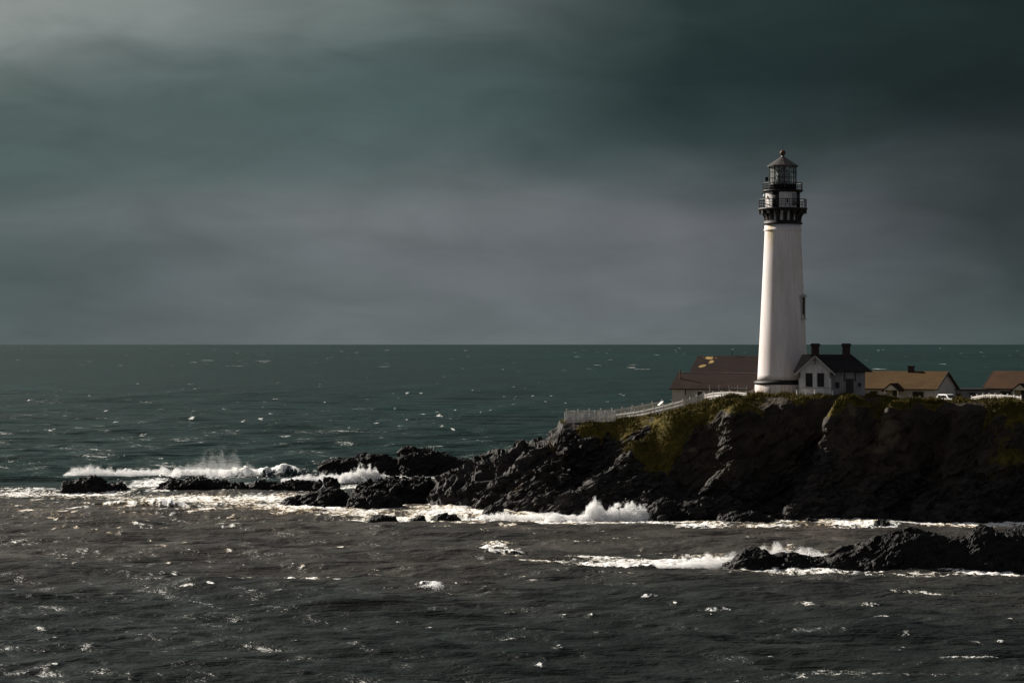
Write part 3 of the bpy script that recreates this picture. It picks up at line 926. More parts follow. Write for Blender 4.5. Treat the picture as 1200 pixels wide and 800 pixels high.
# silt stirred up off the shore; clear again seaward and close to the viewer
silt = sstep(418, 352, sy + 16 * f2(sx * .02, sy * .02, 1)) * (.15 + .85 * sstep(190, 325, sy + 26 * f2(sx * .022, sy * .022, 4) + .15 * sx))
silt = silt * (.74 + .26 * f2(sx * .05, sy * .05, 8))
# long slicks and gust lanes far out
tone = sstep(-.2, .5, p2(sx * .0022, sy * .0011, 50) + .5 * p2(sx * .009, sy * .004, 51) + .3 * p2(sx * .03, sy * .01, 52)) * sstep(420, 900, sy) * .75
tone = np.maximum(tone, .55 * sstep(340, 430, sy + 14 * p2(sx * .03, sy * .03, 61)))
v = np.stack([sx.ravel(), sy.ravel(), sz.ravel()], 1)
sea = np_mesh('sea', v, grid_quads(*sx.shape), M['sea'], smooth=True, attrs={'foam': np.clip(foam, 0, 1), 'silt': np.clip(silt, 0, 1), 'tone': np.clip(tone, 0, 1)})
tag(sea, 'rough green-grey sea with whitecaps', 'sea', kind='structure')


# ------------------------------------------------------------------ spray
def spray(label, Y, prof, base_py, n, depth=2.0, size=(.03, .11), power=1.4, seed=1, name='spray', loose=.55):
    """droplets thrown up over a crest: prof is the outline (px, py) of the plume's reach"""
    g = np.random.default_rng(seed)
    px = [p[0] for p in prof]; py = [p[1] for p in prof]
    x0, x1 = X(px[0], Y), X(px[-1], Y)
    u = g.uniform(x0, x1, n)
    env = np.interp(u, [X(p, Y) for p in px], [Z(q, Y) for q in py])
    zb = max(0.0, Z(base_py, Y))
    env = zb + (env - zb) * (.80 + .45 * fbm(u * .7 + seed, 0 * u, 0 * u, 3))
    t = g.random(n) ** power
    z = zb + (env - zb) * t + g.normal(0, .05, n)
    x = u + (z - zb) * (.15 * perlin(u * .5, 0 * u + seed, 0 * u) + .12) + g.normal(0, .08, n)
    y = g.normal(0, depth * .5, n)
    # clumps: jets and gaps
    cl = fbm(x * .9 + seed, y * .5, z * .9, 4)
    k = g.random(n) < sstep(-loose + .9 * t * t - .35, .9 * t * t - loose + .25, cl)
    x, y, z, t = x[k], y[k], z[k], t[k]
    n = len(x)
    s = g.uniform(size[0], size[1], n) * (1.25 - .75 * t)
    d = g.normal(size=(n, 4, 3)); d /= np.linalg.norm(d, axis=2)[:, :, None]
    xm = (x0 + x1) / 2
    vs = np.stack([x - xm, y, z], 1)[:, None, :] + d * s[:, None, None]
    b = np.arange(n)[:, None] * 4
    fs = np.concatenate([b + np.array([0, 1, 2]), b + np.array([0, 3, 1]), b + np.array([1, 3, 2]), b + np.array([0, 2, 3])])
    o = np_mesh(name, vs.reshape(-1, 3), fs, M['spray'])
    o.location = (xm, Y, 0)
    return tag(o, label, 'spray', kind='stuff')


spray('tall burst of white spray against the foot of the cliff', YS(609),
      [(640, 606), (652, 598), (660, 602), (676, 601), (684, 590), (693, 578), (700, 583), (707, 592), (716, 588), (724, 582), (733, 576), (742, 581), (752, 587), (758, 594), (768, 606)], 611, 300000, 1.6, (.02, .075), seed=3, power=1.15, loose=.35)
spray('plume of white spray in front of the large rock ridge', YS(565),
      [(398, 556), (406, 550), (412, 546), (419, 539), (427, 538), (435, 543), (441, 551), (446, 546), (451, 556)], 566, 130000, 1.5, (.025, .09), seed=6, power=1.1, loose=.35)
spray('low white surf along the foot of the large rock ridge', YS(564),
      [(330, 560), (360, 554), (385, 553), (410, 554), (450, 556), (480, 556), (520, 559)], 566, 100000, 1.5, (.025, .08), seed=7, power=1.3)
spray('white crest of the long breaker behind the low reef', YS(558),
      [(76, 553), (86, 545), (100, 541), (114, 544), (130, 546), (150, 549), (170, 547), (190, 545), (210, 545), (235, 546), (262, 547), (276, 545), (300, 550), (340, 551), (385, 553)], 558, 220000, 2.0, (.02, .075), seed=8, power=1.3)
spray('faint drifting mist of spray above the long breaker', YS(559),
      [(205, 548), (222, 538), (236, 526), (247, 517), (258, 515), (270, 524), (284, 536), (300, 546)], 556, 130000, 2.5, (.010, .026), seed=28, power=1.6)
spray('white spray over the left end of the foreground reef', 264,
      [(862, 650), (880, 641), (893, 634), (903, 631), (912, 633), (922, 640), (934, 637), (946, 640), (960, 642), (972, 650)], 656, 80000, 1.4, (.012, .05), seed=9)
spray('white broken wave running up to the foreground reef', 257,
      [(770, 661), (800, 656), (830, 648), (848, 645), (862, 643), (872, 656)], 664, 60000, 1.6, (.012, .05), seed=10, power=1.6)
spray('small white breaking crest alone in open water', YS(689) - .3,
      [(482, 690), (492, 686), (500, 681), (506, 677), (511, 680), (516, 683), (523, 687), (531, 690)], 692, 24000, .9, (.02, .06), seed=12, power=1.3, loose=.15)
spray('small white splash at the left of the tall burst', YS(607),
      [(562, 603), (575, 598), (590, 596), (600, 600), (620, 603), (640, 598), (650, 600)], 608, 9000, 1.6, seed=14)
spray('thin white spray on the low crest above the lone breaker', YS(654),
      [(566, 654), (580, 648), (590, 644), (600, 647), (624, 655)], 656, 6000, .8, (.015, .055), seed=15)

# ------------------------------------------------------------------ lighthouse
LX, LY, LZ = X(917.3, 350), 350.0, Z(462, 350)
lh = empty('lighthouse', (LX, LY, LZ), 0, 'tall white tapering lighthouse tower with black iron galleries and a glazed lantern room', 'lighthouse')
MB().lathe([(4.02, -1.5), (4.02, 1.42), (3.98, 1.48)], 64).build('plinth', M['tower'], lh, True)
MB().lathe([(4.02, 1.49), (4.16, 1.52), (4.18, 1.78), (3.80, 2.06), (3.70, 2.10)], 64).build('plinth_band', M['black_iron'], lh, True)
prof = []
for i in range(30):
    q = i / 29
    prof.append((3.66 - (3.66 - 2.60) * (q ** .93), 2.11 + q * (23.5 - 2.11)))
prof += [(2.60, 23.55), (2.72, 23.62), (2.74, 23.78), (2.64, 23.84), (2.62, 24.50)]
MB().lathe(prof, 72).build('shaft', M['tower'], lh, True)


def rad_at(z):
    q = np.clip((z - 2.11) / (23.5 - 2.11), 0, 1)
    return 3.66 - 1.06 * q ** .93


def on_tower(ang, z, r):        # ang: degrees right of the side facing the viewer
    a = R(ang)
    return Vector((r * math.sin(a), -r * math.cos(a), z))


def tower_window(ang, z0, z1, w):
    r = rad_at((z0 + z1) / 2)
    c = on_tower(ang, 0, r)
    rot = R(ang)
    fr = MB()
    fr.box(-w / 2 - .16, -w / 2, -.16, .5, z0, z1).box(w / 2, w / 2 + .16, -.16, .5, z0, z1)
    fr.box(-w / 2 - .30, w / 2 + .30, -.26, .5, z0 - .22, z0)
    fr.poly([(-w / 2 - .34, -.30, z1), (w / 2 + .34, -.30, z1), (w / 2 + .34, .5, z1), (-w / 2 - .34, .5, z1),
             (-w / 2 - .34, -.30, z1 + .18), (w / 2 + .34, -.30, z1 + .18), (w / 2 + .34, .5, z1 + .18), (-w / 2 - .34, .5, z1 + .18),
             (0, -.30, z1 + .48), (0, .5, z1 + .48)],
            [(0, 3, 2, 1), (0, 1, 5, 8, 4), (1, 2, 6, 5), (2, 3, 7, 9, 6), (3, 0, 4, 7), (4, 8, 9, 7), (8, 5, 6, 9)])
    win = fr.build('window', M['cream_wall'], lh, loc=(c.x, c.y, 0), rot=rot)
    g = MB().box(-w / 2 + .002, w / 2 - .002, -.04, .45, z0, z1).build('pane', M['glass'], win)
    b = MB().box(-.03, .03, -.075, -.042, z0, z1)
    for k in range(1, 5):
        zk = z0 + (z1 - z0) * k / 5
        b.box(-w / 2 + .004, -.033, -.07, -.042, zk - .025, zk + .025).box(.033, w / 2 - .004, -.07, -.042, zk - .025, zk + .025)
    b.build('sash', M['trim_dark'], win)


tower_window(60, 11.0, 14.0, .95)
tower_window(150, 16.5, 19.0, .9)
MB().lathe([(2.60, 24.52), (2.86, 24.56), (2.88, 24.72), (2.70, 24.80), (2.70, 25.05), (2.50, 25.06)], 64).build('collar', M['black_iron'], lh, True)
MB().lathe([(2.46, 25.0), (2.46, 26.50)], 64, cap=False).build('bracket_drum', M['white_wall'], lh, True)
dk = MB().lathe([(2.3, 26.50), (3.30, 26.52), (3.52, 26.62), (3.55, 26.86), (2.3, 26.90)], 64).build('gallery_deck', M['black_iron'], lh, True)
for k in range(16):
    a = 360 / 16 * k + 1.0
    b = MB()
    pts = [(2.44, 25.08), (2.66, 25.08), (2.74, 25.55), (2.95, 25.98), (3.36, 26.22), (3.42, 26.0), (3.46, 26.52), (2.44, 26.52)]
    w = .27
    vs = [(-w, -r, z) for r, z in pts] + [(w, -r, z) for r, z in pts]
    n = len(pts)
    b.poly(vs, [tuple(range(n)), tuple(range(n, 2 * n))[::-1]] + [((i + 1) % n, i, i + n, (i + 1) % n + n) for i in range(n)])
    b.build('bracket', M['black_iron'], dk, rot=R(a))


def railing(name, r, z0, z1, nb, nmid):
    m = MB()
    m.ring(r, z1, .055, 48, 6)
    for k in range(nmid):
        m.ring(r, z0 + (z1 - z0) * (k + 1) / (nmid + 1), .035, 48, 5)
    for k in range(nb):
        a = 2 * math.pi * k / nb
        m.bar((r * math.cos(a), r * math.sin(a), z0 - .05), (r * math.cos(a), r * math.sin(a), z1 + (.10 if k % 3 == 0 else 0)), .075 if k % 3 == 0 else .045)
    return m.build(name, M['black_iron'], lh)


railing('gallery_railing', 3.40, 26.9, 28.08, 36, 2)
wr_ = MB().lathe([(2.46, 26.91), (2.46, 29.12)], 64, cap=False).build('watch_room', M['white_wall'], lh, True)
for a in (-31, 59, 149, -121):
    MB().lathe([(2.42, 26.91), (2.53, 26.91), (2.53, 29.11), (2.42, 29.11)], 8, R(a - 90 - 12), R(a - 90 + 12)).build('pilaster', M['black_iron'], wr_, True)
MB().lathe([(2.44, 27.15), (2.475, 27.15), (2.475, 28.95), (2.44, 28.95)], 8, R(26 - 90), R(47 - 90)).build('door_panel', M['grey_wall'], wr_, True)
v_ = MB().box(-.09, .09, -2.53, -2.40, 27.55, 28.1).build('vent', M['black_iron'], wr_, rot=R(9))
MB().lathe([(2.2, 29.12), (2.62, 29.13), (2.90, 29.30), (2.92, 29.46), (2.1, 29.50)], 64).build('lantern_deck', M['black_iron'], lh, True)
railing('lantern_railing', 2.80, 29.5, 30.45, 32, 2)
MB().lathe([(1.98, 29.51), (1.98, 30.22), (2.03, 30.24), (2.03, 30.32), (1.90, 30.33)], 48).build('lantern_wall', M['black_iron'], lh, True)
lan = MB().lathe([(1.90, 30.33), (1.90, 32.78)], 16, cap=False).build('lantern_glazing', M['lantern_glass'], lh)
mm = MB()
for k in range(16):
    a = 2 * math.pi * k / 16
    mm.bar((1.93 * math.cos(a), 1.93 * math.sin(a), 30.33), (1.93 * math.cos(a), 1.93 * math.sin(a), 32.80), .085 if k % 2 else .11)
mm.ring(1.93, 31.25, .035, 16, 5)
mm.ring(1.93, 32.1, .03, 16, 5)
mm.build('mullion', M['black_iron'], lan)
MB().lathe([(.35, 30.3), (.85, 30.6), (1.05, 31.2), (1.08, 31.7), (.9, 32.3), (.4, 32.7)], 32).build('lens', M['lens'], lh, True)
MB().lathe([(.30, 29.4), (.30, 30.3)], 12).build('lens_pedestal', M['black_iron'], lh, True)
cur = MB().lathe([(1.80, 30.34), (1.80, 32.75), (1.77, 32.75), (1.77, 30.34)], 12, R(-90 - 88), R(-90 - 40)).build('curtain', M['white_wall'], lh)
rf = MB().lathe([(1.95, 32.79), (2.22, 32.84), (2.24, 33.02), (2.10, 33.10), (1.3, 33.62), (.55, 34.12), (.24, 34.34), (.20, 34.45)], 16).build('lantern_roof', M['roof_metal'], lh)
bs = [(.02, 34.42)]
for k in range(1, 12):
    a = math.pi * k / 12
    bs.append((max(.02, .42 * math.sin(a)), 34.86 - .42 * math.cos(a)))
bs.append((.02, 35.28))
MB().lathe(bs, 20).build('ball_vent', M['rust_iron'], rf, True)
MB().tube([(0, 0, 35.2), (0, 0, 36.5)], [.03, .012], 6).build('lightning_rod', M['black_iron'], rf)
ant = MB().tube([(-3.02, -.25, 29.4), (-3.02, -.25, 32.3)], [.04, .02], 6).build('antenna', M['wood_grey'], lh)
fl = MB().tube([(-2.45, -1.0, 29.5), (-2.45, -1.0, 30.9)], .05, 6).box(-2.68, -2.2, -1.2, -.85, 30.75, 31.3).build('floodlight', M['black_iron'], lh)
MB().tube([(-2.86, -.3, 29.4), (-2.95, -.3, 28.9), (-2.75, -.3, 28.55), (-2.5, -.3, 28.35)], .05, 6).build('conduit', M['black_iron'], lh)
MB().lathe([(.02, 28.45), (.17, 28.5), (.2, 28.7), (.1, 28.85), (.02, 28.86)], 12).build('lamp', M['board_white'], lh, True, loc=(-2.72, -.65, 0))


# ------------------------------------------------------------------ buildings
def gable_walls(m, x0, x1, y0, y1, z0, ze, zr):
    ym = (y0 + y1) / 2
    m.poly([(x0, y0, z0), (x1, y0, z0), (x1, y1, z0), (x0, y1, z0), (x0, y0, ze), (x1, y0, ze), (x1, y1, ze), (x0, y1, ze), (x0, ym, zr), (x1, ym, zr)],
           [(0, 1, 5, 4), (1, 2, 6, 9, 5), (2, 3, 7, 6), (3, 0, 4, 8, 7), (0, 3, 2, 1)])
    return m


def gable_roof(m, x0, x1, y0, y1, ze, zr, ov, t=.14, ox=None):
    ym = (y0 + y1) / 2
    ox = ov if ox is None else ox
    sl = (zr - ze) / (ym - y0)
    e = ze - sl * ov
    up = .16
    m.slab([(x0 - ox, y0 - ov, e + up), (x1 + ox, y0 - ov, e + up), (x1 + ox, ym, zr + up), (x0 - ox, ym, zr + up)], t)
    m.slab([(x1 + ox, y1 + ov, e + up), (x0 - ox, y1 + ov, e + up), (x0 - ox, ym, zr + up), (x1 + ox, ym, zr + up)], t)
    return m


def window(parent, x0, x1, z0, z1, y, fmat='frame_white', fw=.09, rot=0, loc=None, name='window', bars=(1, 1)):
    """framed window on a wall facing -y at local y"""
    m = MB()
    m.box(x0 - fw, x0, y - .07, y + .1, z0 - fw, z1 + fw).box(x1, x1 + fw, y - .07, y + .1, z0 - fw, z1 + fw)
    m.box(x0, x1, y - .07, y + .1, z1, z1 + fw).box(x0, x1, y - .10, y + .1, z0 - fw, z0)
    for i in range(bars[0]):
        xb = x0 + (x1 - x0) * (i + 1) / (bars[0] + 1)
        m.box(xb - .025, xb + .025, y - .05, y + .02, z0, z1)
    w = m.build(name, M[fmat], parent, loc=loc, rot=rot)
    MB().box(x0 + .001, x1 - .001, y - .02, y + .08, z0 + .001, z1 - .001).build('pane', M['glass'], w)
    return w


def anchor(px, Y, local, rz):
    """location of a thing whose local point stands in direction px at distance Y"""
    c, s = math.cos(rz), math.sin(rz)
    return X(px, Y) - (local[0] * c - local[1] * s), Y - (local[0] * s + local[1] * c)


# keeper's workroom beside the tower
wx0 = X(976, 340)
wk = empty('workroom', (wx0, 340.9, 16.2), R(-7), 'small white workroom with a charcoal hip roof, front gable and two chimneys, beside the tower', 'house')
hw, dp = 4.62, 5.0
body = MB().box(-hw, hw, 0, dp, -1.5, 3.52).build('wall', M['grey_wall'], wk)  # grey colour puts in the shade of the wall beside the projecting gable
gw = MB()
gxa, gxb, gyf = -hw - .02, -.12, -1.1
gxm = (gxa + gxb) / 2
gw.poly([(gxa, gyf, -1.5), (gxb, gyf, -1.5), (gxb, .3, -1.5), (gxa, .3, -1.5), (gxa, gyf, 3.5), (gxb, gyf, 3.5), (gxb, .3, 3.5), (gxa, .3, 3.5), (gxm, gyf, 5.55), (gxm, .3, 5.55)],
        [(0, 1, 5, 8, 4), (1, 2, 6, 5), (2, 3, 7, 9, 6), (3, 0, 4, 7), (0, 3, 2, 1), (4, 8, 9, 7), (8, 5, 6, 9)])
gable = gw.build('gable_wall', M['white_wall'], wk)
MB().box(gxa - .05, gxb + .05, gyf - .06, gyf - .003, 1.12, 1.24).box(gxa - .06, gxb + .06, gyf - .09, gyf - .003, .30, .42).build('string_course', M['cream_wall'], gable)
rm = MB()
ov = .85
ez = 3.50
ex0, ex1, ey0, ey1 = -hw - .75, hw + 1.0, -ov * .7, dp + ov * .7
rz_, rl, rr, ry = 5.85, -4.2, 2.75, dp / 2
rm.slab([(ex0, ey0, ez), (ex1, ey0, ez), (rr, ry, rz_), (rl, ry, rz_)], .14)
rm.slab([(ex1, ey1, ez), (ex0, ey1, ez), (rl, ry, rz_), (rr, ry, rz_)], .14)
rm.slab([(ex1, ey0, ez), (ex1, ey1, ez), (rr, ry, rz_)], .14)
rm.slab([(ex0, ey1, ez), (ex0, ey0, ez), (rl, ry, rz_)], .14)
roof = rm.build('roof', M['roof_dark'], wk)
gr = MB()
s_ = (5.70 - 3.50) / (gxm - gxa)
go = .55
gr.slab([(gxa - go, gyf - .5, 3.56 - s_ * go + .12), (gxm, gyf - .5, 5.72), (gxm, 2.3, 5.72), (gxa - go, 2.3, 3.56 - s_ * go + .12)], .13)
gr.slab([(gxb + go, gyf - .5, 3.56 - s_ * go + .12), (gxm, gyf - .5, 5.72), (gxm, 2.3, 5.72), (gxb + go, 2.3, 3.56 - s_ * go + .12)], .13)
gr.build('gable_roof', M['roof_dark'], wk)
for sgn, xe in ((-1, gxa - go), (1, gxb + go)):
    MB().bar((xe, gyf - .52, 3.56 - s_ * go), (gxm + sgn * .03, gyf - .52, 5.60), .06, .20).build('bargeboard', M['cream_wall'], wk)
for xe in (gxa + .12, gxb - .12):
    b = MB().bar((xe, gyf - .05, 2.55), (xe, gyf - .05, 3.35), .11).bar((xe, gyf - .05, 2.6), (xe, gyf - .48, 3.30), .10)
    b.build('eave_bracket', M['trim_dark'], wk)
MB().box(gxm - .07, gxm + .07, gyf - .56, gyf - .40, 4.45, 5.55).build('pendant', M['trim_dark'], wk)
for cx in (-2.33, 2.02):
    c = MB()
    c.box(cx - .55, cx + .55, ry - .55, ry + .55, 5.0, 6.95)
    c.box(cx - .63, cx + .63, ry - .63, ry + .63, 6.953, 7.12).box(cx - .70, cx + .70, ry - .70, ry + .70, 7.123, 7.33).box(cx - .6, cx + .6, ry - .6, ry + .6, 7.333, 7.43)
    c.build('chimney', M['brick'], wk)
for xa in (gxa + 1.0, gxa + 2.63):
    w = window(wk, xa, xa + .86, 1.38, 3.2, gyf, 'trim_dark', .05)
window(wk, .50, .98, 1.20, 1.92, 0, 'trim_dark', .05)
window(wk, 3.68, 4.0, 1.45, 1.85, 0, 'trim_dark', .05)
d = MB().box(2.05, 2.90, -.05, .1, -.3, 2.35).build('door', M['door'], wk)
MB().box(1.95, 2.05, -.08, .1, -.3, 2.45).box(2.90, 3.0, -.08, .1, -.3, 2.45).box(2.05, 2.9, -.08, .1, 2.35, 2.45).build('door_frame', M['trim_dark'], d)
for xe in (1.75, 3.25):
    MB().bar((xe, -.06, 2.1), (xe, -.06, 3.3), .12).bar((xe, -.06, 2.15), (xe, -.55, 3.25), .11).build('eave_bracket', M['trim_dark'], wk)

# fog signal house (front) and the taller hall behind it
ra = R(-20)
FL, FHD = 12.0, 4.0
fx_, fy_ = anchor(784.5, 358.5, (-FL / 2 - .3, -FHD - .35), ra)
fs = empty('fog_signal_house', (fx_, fy_, 14.0), ra, 'pale low house with a plain brown gable roof, left of the tower', 'house')
gable_walls(MB(), -FL / 2, FL / 2, -FHD, FHD, -1.5, 2.95, 5.05).build('wall', M['cream_wall'], fs)
r_ = gable_roof(MB(), -FL / 2, FL / 2, -FHD, FHD, 2.95, 5.05, .35, ox=.3).build('roof', M['roof_brown'], fs)
MB().box(-FL / 2 - .3, FL / 2 + .3, -.12, .12, 5.16, 5.27).build('ridge_cap', M['wood_grey'], r_)
pipe = MB().tube([(-FL / 2 + .55, -1.6, 3.8), (-FL / 2 + .55, -1.6, 5.7)], .10, 8).build('vent_pipe', M['rust_iron'], r_)
dd = MB().box(-2.1, -1.2, -FHD - .05, -FHD + .1, .6, 2.55).build('door', M['door'], fs)
MB().box(-2.22, -2.1, -FHD - .09, -FHD + .1, .6, 2.67).box(-1.2, -1.08, -FHD - .09, -FHD + .1, .6, 2.67).box(-2.1, -1.2, -FHD - .09, -FHD + .1, 2.55, 2.67).build('door_frame', M['frame_white'], dd)
window(fs, 1.0, 2.0, 1.3, 2.4, -FHD, 'frame_white')
window(fs, 3.6, 4.6, 1.3, 2.4, -FHD, 'frame_white')
MB().box(-4.0, -3.85, -FHD - .08, -FHD - .003, 2.0, 2.8).build('wall_lamp', M['trim_dark'], fs)

HL, HHD = 13.5, 4.6
hx_, hy_ = anchor(807, 369, (-HL / 2 - .3, -HHD - .35), ra)
hall = empty('fog_signal_hall', (hx_, hy_, 14.8), ra, 'taller brown-roofed hall with yellow lichen patches on the ridge, behind the low house', 'house')
gable_walls(MB(), -HL / 2, HL / 2, -HHD, HHD, -1.5, 4.1, 6.75).build('wall', M['cream_wall'], hall)
hr = gable_roof(MB(), -HL / 2, HL / 2, -HHD, HHD, 4.1, 6.75, .35, ox=.3).build('roof', M['roof_lichen'], hall)
MB().tube([(-1.6, .2, 6.4), (-1.6, .2, 7.75)], .06, 8).build('flue', M['black_iron'], hr)

# hostel houses on the right
rb = R(-35)


def hostel(px, Y, L, hd, zb, roofm, label, ze, zr, porch_x, wins, chim):
    x_, y_ = anchor(px, Y, (-L / 2 - .35, -hd - .35), rb)
    h = empty('hostel_house', (x_, y_, zb), rb, label, 'house', 'hostel houses')
    gable_walls(MB(), -L / 2, L / 2, -hd, hd, -1.5, ze, zr).build('wall', M['cream_wall'], h)
    rr_ = gable_roof(MB(), -L / 2, L / 2, -hd, hd, ze, zr, .4, ox=.35).build('roof', M[roofm], h)
    e = zr + .2
    sl = (zr - ze) / hd
    for s in (-1, 1):
        for xe in (-L / 2 - .38, L / 2 + .38):
            MB().bar((xe, s * (hd + .42), ze - sl * .42 + .06), (xe, s * .03, zr + .04), .07, .24).build('bargeboard', M['trim_dark'], rr_)
    MB().poly([(L / 2 + .43, -.9, zr - .45), (L / 2 + .43, .9, zr - .45), (L / 2 + .43, 0, zr + .05), (L / 2 + .02, -.9, zr - .45), (L / 2 + .02, .9, zr - .45), (L / 2 + .02, 0, zr + .05)],
              [(0, 1, 2), (5, 4, 3), (0, 3, 4, 1), (1, 4, 5, 2), (2, 5, 3, 0)]).build('gable_hood', M['trim_dark'], rr_)
    MB().box(-L / 2 - .3, L / 2 + .3, -hd - .46, -hd - .40, ze - .22, ze - .06).build('gutter', M['trim_dark'], rr_)
    for cx in chim:
        MB().box(cx - .38, cx + .38, -.38, .38, zr - .5, zr + .85).box(cx - .46, cx + .46, -.46, .46, zr + .853, zr + 1.0).build('chimney', M['brick'], rr_)
    # porch: small front gable on posts
    p = MB()
    p0, p1, pf = porch_x - 1.2, porch_x + 1.2, -hd - 1.5
    p.poly([(p0, pf, ze - .25), (p1, pf, ze - .25), (porch_x, pf, ze + .65), (p0, -hd + .3, ze - .25), (p1, -hd + .3, ze - .25), (porch_x, -hd + .3, ze + .65)],
           [(0, 1, 2), (5, 4, 3), (0, 3, 4, 1), (1, 4, 5, 2), (2, 5, 3, 0)])
    po = p.build('porch_gable', M['frame_white'], h)
    pr = MB()
    pr.slab([(p0 - .35, pf - .25, ze - .40), (porch_x, pf - .25, ze + .80), (porch_x, -hd + 1.2, ze + .80), (p0 - .35, -hd + 1.2, ze - .40)], .09)
    pr.slab([(p1 + .35, pf - .25, ze - .40), (porch_x, pf - .25, ze + .80), (porch_x, -hd + 1.2, ze + .80), (p1 + .35, -hd + 1.2, ze - .40)], .09)
    pr.build('porch_roof', M['roof_brown'], h)
    for xx in (p0 + .1, p1 - .1):
        MB().box(xx - .07, xx + .07, pf + .02, pf + .16, -.5, ze - .253).build('porch_post', M['frame_white'], h)
    MB().box(porch_x - .45, porch_x + .45, -hd - .05, -hd + .1, 0, 2.0).build('door', M['door'], h)
    for (a, b) in wins:
        window(h, a, b, .85, 1.75, -hd, 'trim_dark', .07)
    return h


hA = hostel(1098, 371, 15.6, 3.7, 14.4, 'roof_ochre', 'long low house with an ochre roof and dark chimney, right of the charcoal-roofed workroom', 2.3, 4.75, 1.0, ((-3.2, -2.2), (4.0, 5.7)), (1.9,))
hA.location.x, hA.location.y = anchor(1098, 369.5, (15.6 / 2 + .35, -4.05), rb)
hB = hostel(1151, 377, 16, 3.9, 14.4, 'roof_red', 'low house with a red-brown roof at the right, behind the sunlit white fence', 2.3, 4.75, -1.6, ((-5.4, -3.8), (1.6, 3.0)), (3.0,))
# flat-roofed annexe against the gable
an = empty('annexe', (X(1131, 377), 377, 14.2), R(-8), 'pale flat-roofed annexe between the two hostel houses', 'house')
MB().box(-2.9, 3.0, -1.4, 1.8, -1.5, 2.15).build('wall', M['grey_wall'], an)
MB().box(-3.1, 3.2, -1.65, 2.0, 2.153, 2.38).build('roof', M['trim_dark'], an)
window(an, -1.9, -.7, .8, 1.6, -1.4, 'trim_dark', .06)
MB().box(.6, 1.4, -1.46, -1.3, -.2, 1.8).build('door', M['door'], an)


# ------------------------------------------------------------------ fences
def fence(label, pts, hgt, mat, gap=.06, pw=.09, group='white fences on the clifftop', post_every=1, name='picket_fence', zoff=0.0, solid=False):
    """pts: ground points (x, y, z). pickets form one panel mesh; every post is a part"""
    P0 = Vector(pts[0])
    t = empty(name, P0, 0, label, 'fence', group)
    pk = MB(); rl = MB()
    V = [Vector(p) - P0 for p in pts]
    for i in range(len(V) - 1):
        a, b = V[i], V[i + 1]
        L = (b - a).length
        d = (b - a) / L
        n = max(2, int(L / (pw + gap)))
        nx_ = Vector((d.y, -d.x, 0)).normalized() * .05
        qs = [a + (b - a) * ((k + .5) / n) for k in range(n)]
        gz_ = headland_z(np.array([q.x + P0.x for q in qs]), np.array([q.y + P0.y for q in qs]))[0] - P0.z
        for k in range(n):
            q = a + (b - a) * ((k + .5) / n)
            hh = hgt * random.uniform(.95, 1.03)
            e = Vector((d.x, d.y, 0)).normalized() * pw / 2
            o1, o2 = q - nx_ * .9, q - nx_ * .45
            lean = Vector((random.gauss(0, .012), 0, 0))
            lo = Vector((0, 0, min(.02, float(gz_[k]) - q.z - .04)))
            pk.poly([o1 - e + lo, o1 + e + lo, o2 + e + lo, o2 - e + lo,
                     o1 - e + Vector((0, 0, hh)) + lean, o1 + e + Vector((0, 0, hh)) + lean, o2 + e + Vector((0, 0, hh)) + lean, o2 - e + Vector((0, 0, hh)) + lean],
                    [(0, 3, 2, 1), (4, 5, 6, 7), (0, 1, 5, 4), (1, 2, 6, 5), (2, 3, 7, 6), (3, 0, 4, 7)])
        for zz_ in (.25, .82):
            rl.bar(a + Vector((0, 0, hgt * zz_)), b + Vector((0, 0, hgt * zz_)), .05, .11)
    pk.build('pickets', M[mat], t)
    rl.build('rail', M[mat], t)
    for i, p in enumerate(V):
        q = p + Vector((.06 * (1 if i % 2 else -1) * 0, .07, 0))
        MB().box(q.x - .08, q.x + .08, q.y, q.y + .16, q.z - 1.0, q.z + hgt + .12).box(q.x - .11, q.x + .11, q.y - .03, q.y + .19, q.z + hgt + .123, q.z + hgt + .18).build('post', M[mat], t)
    return t


def run(spec, n):
    """spec: (px, py at ground, distance) corner list -> evenly divided points on that line"""
    pts = [Vector((X(px, Y), Y, Z(py, Y))) for px, py, Y in spec]
    L = [0]
    for i in range(len(pts) - 1):
        L.append(L[-1] + (pts[i + 1] - pts[i]).length)
    out = []
    for k in range(n + 1):
        s = L[-1] * k / n
        for i in range(len(pts) - 1):
            if s <= L[i + 1] + 1e-6:
                f = (s - L[i]) / (L[i + 1] - L[i])
                out.append(tuple(pts[i].lerp(pts[i + 1], f)))
                break
    return out


fence('grey-white picket fence at the seaward tip of the clifftop', run([(662, 494.5, 348), (690, 493.5, 347), (721, 491.8, 347.5)], 5), 1.25, 'picket', .055, .09)
fence('long picket fence climbing behind the sunlit fence on the clifftop', run([(664, 490, 358), (722, 489, 358), (750, 484, 356), (776, 479, 354)], 9), 1.2, 'picket', .07, .085)
fence('sunlit white close-boarded fence rising from the cliff tip towards the low house', run([(722, 491.8, 352), (748, 488.5, 349), (772, 483, 346.4), (800, 475.8, 343.5)], 7), .85, 'picket', .012, .13)
fence('short picket fence stepping up to the door of the low house', run([(801, 475.5, 347), (812, 472.0, 346.5), (824, 467.5, 346)], 3), .8, 'picket', .05, .10)
fence('bright low white fence on the grass below the brown roof', run([(826, 468, 348.5), (836, 466, 347), (856, 465, 344), (875, 466.5, 341)], 5), .78, 'picket', .012, .13)
fence('sunlit cream-white fence curving over the turf in front of the red-brown roof', run([(1139, 472.0, 361), (1150, 469.6, 359), (1162, 469.2, 357), (1180, 470, 354), (1197, 471.8, 351.5)], 8), .92, 'picket', .012, .13)
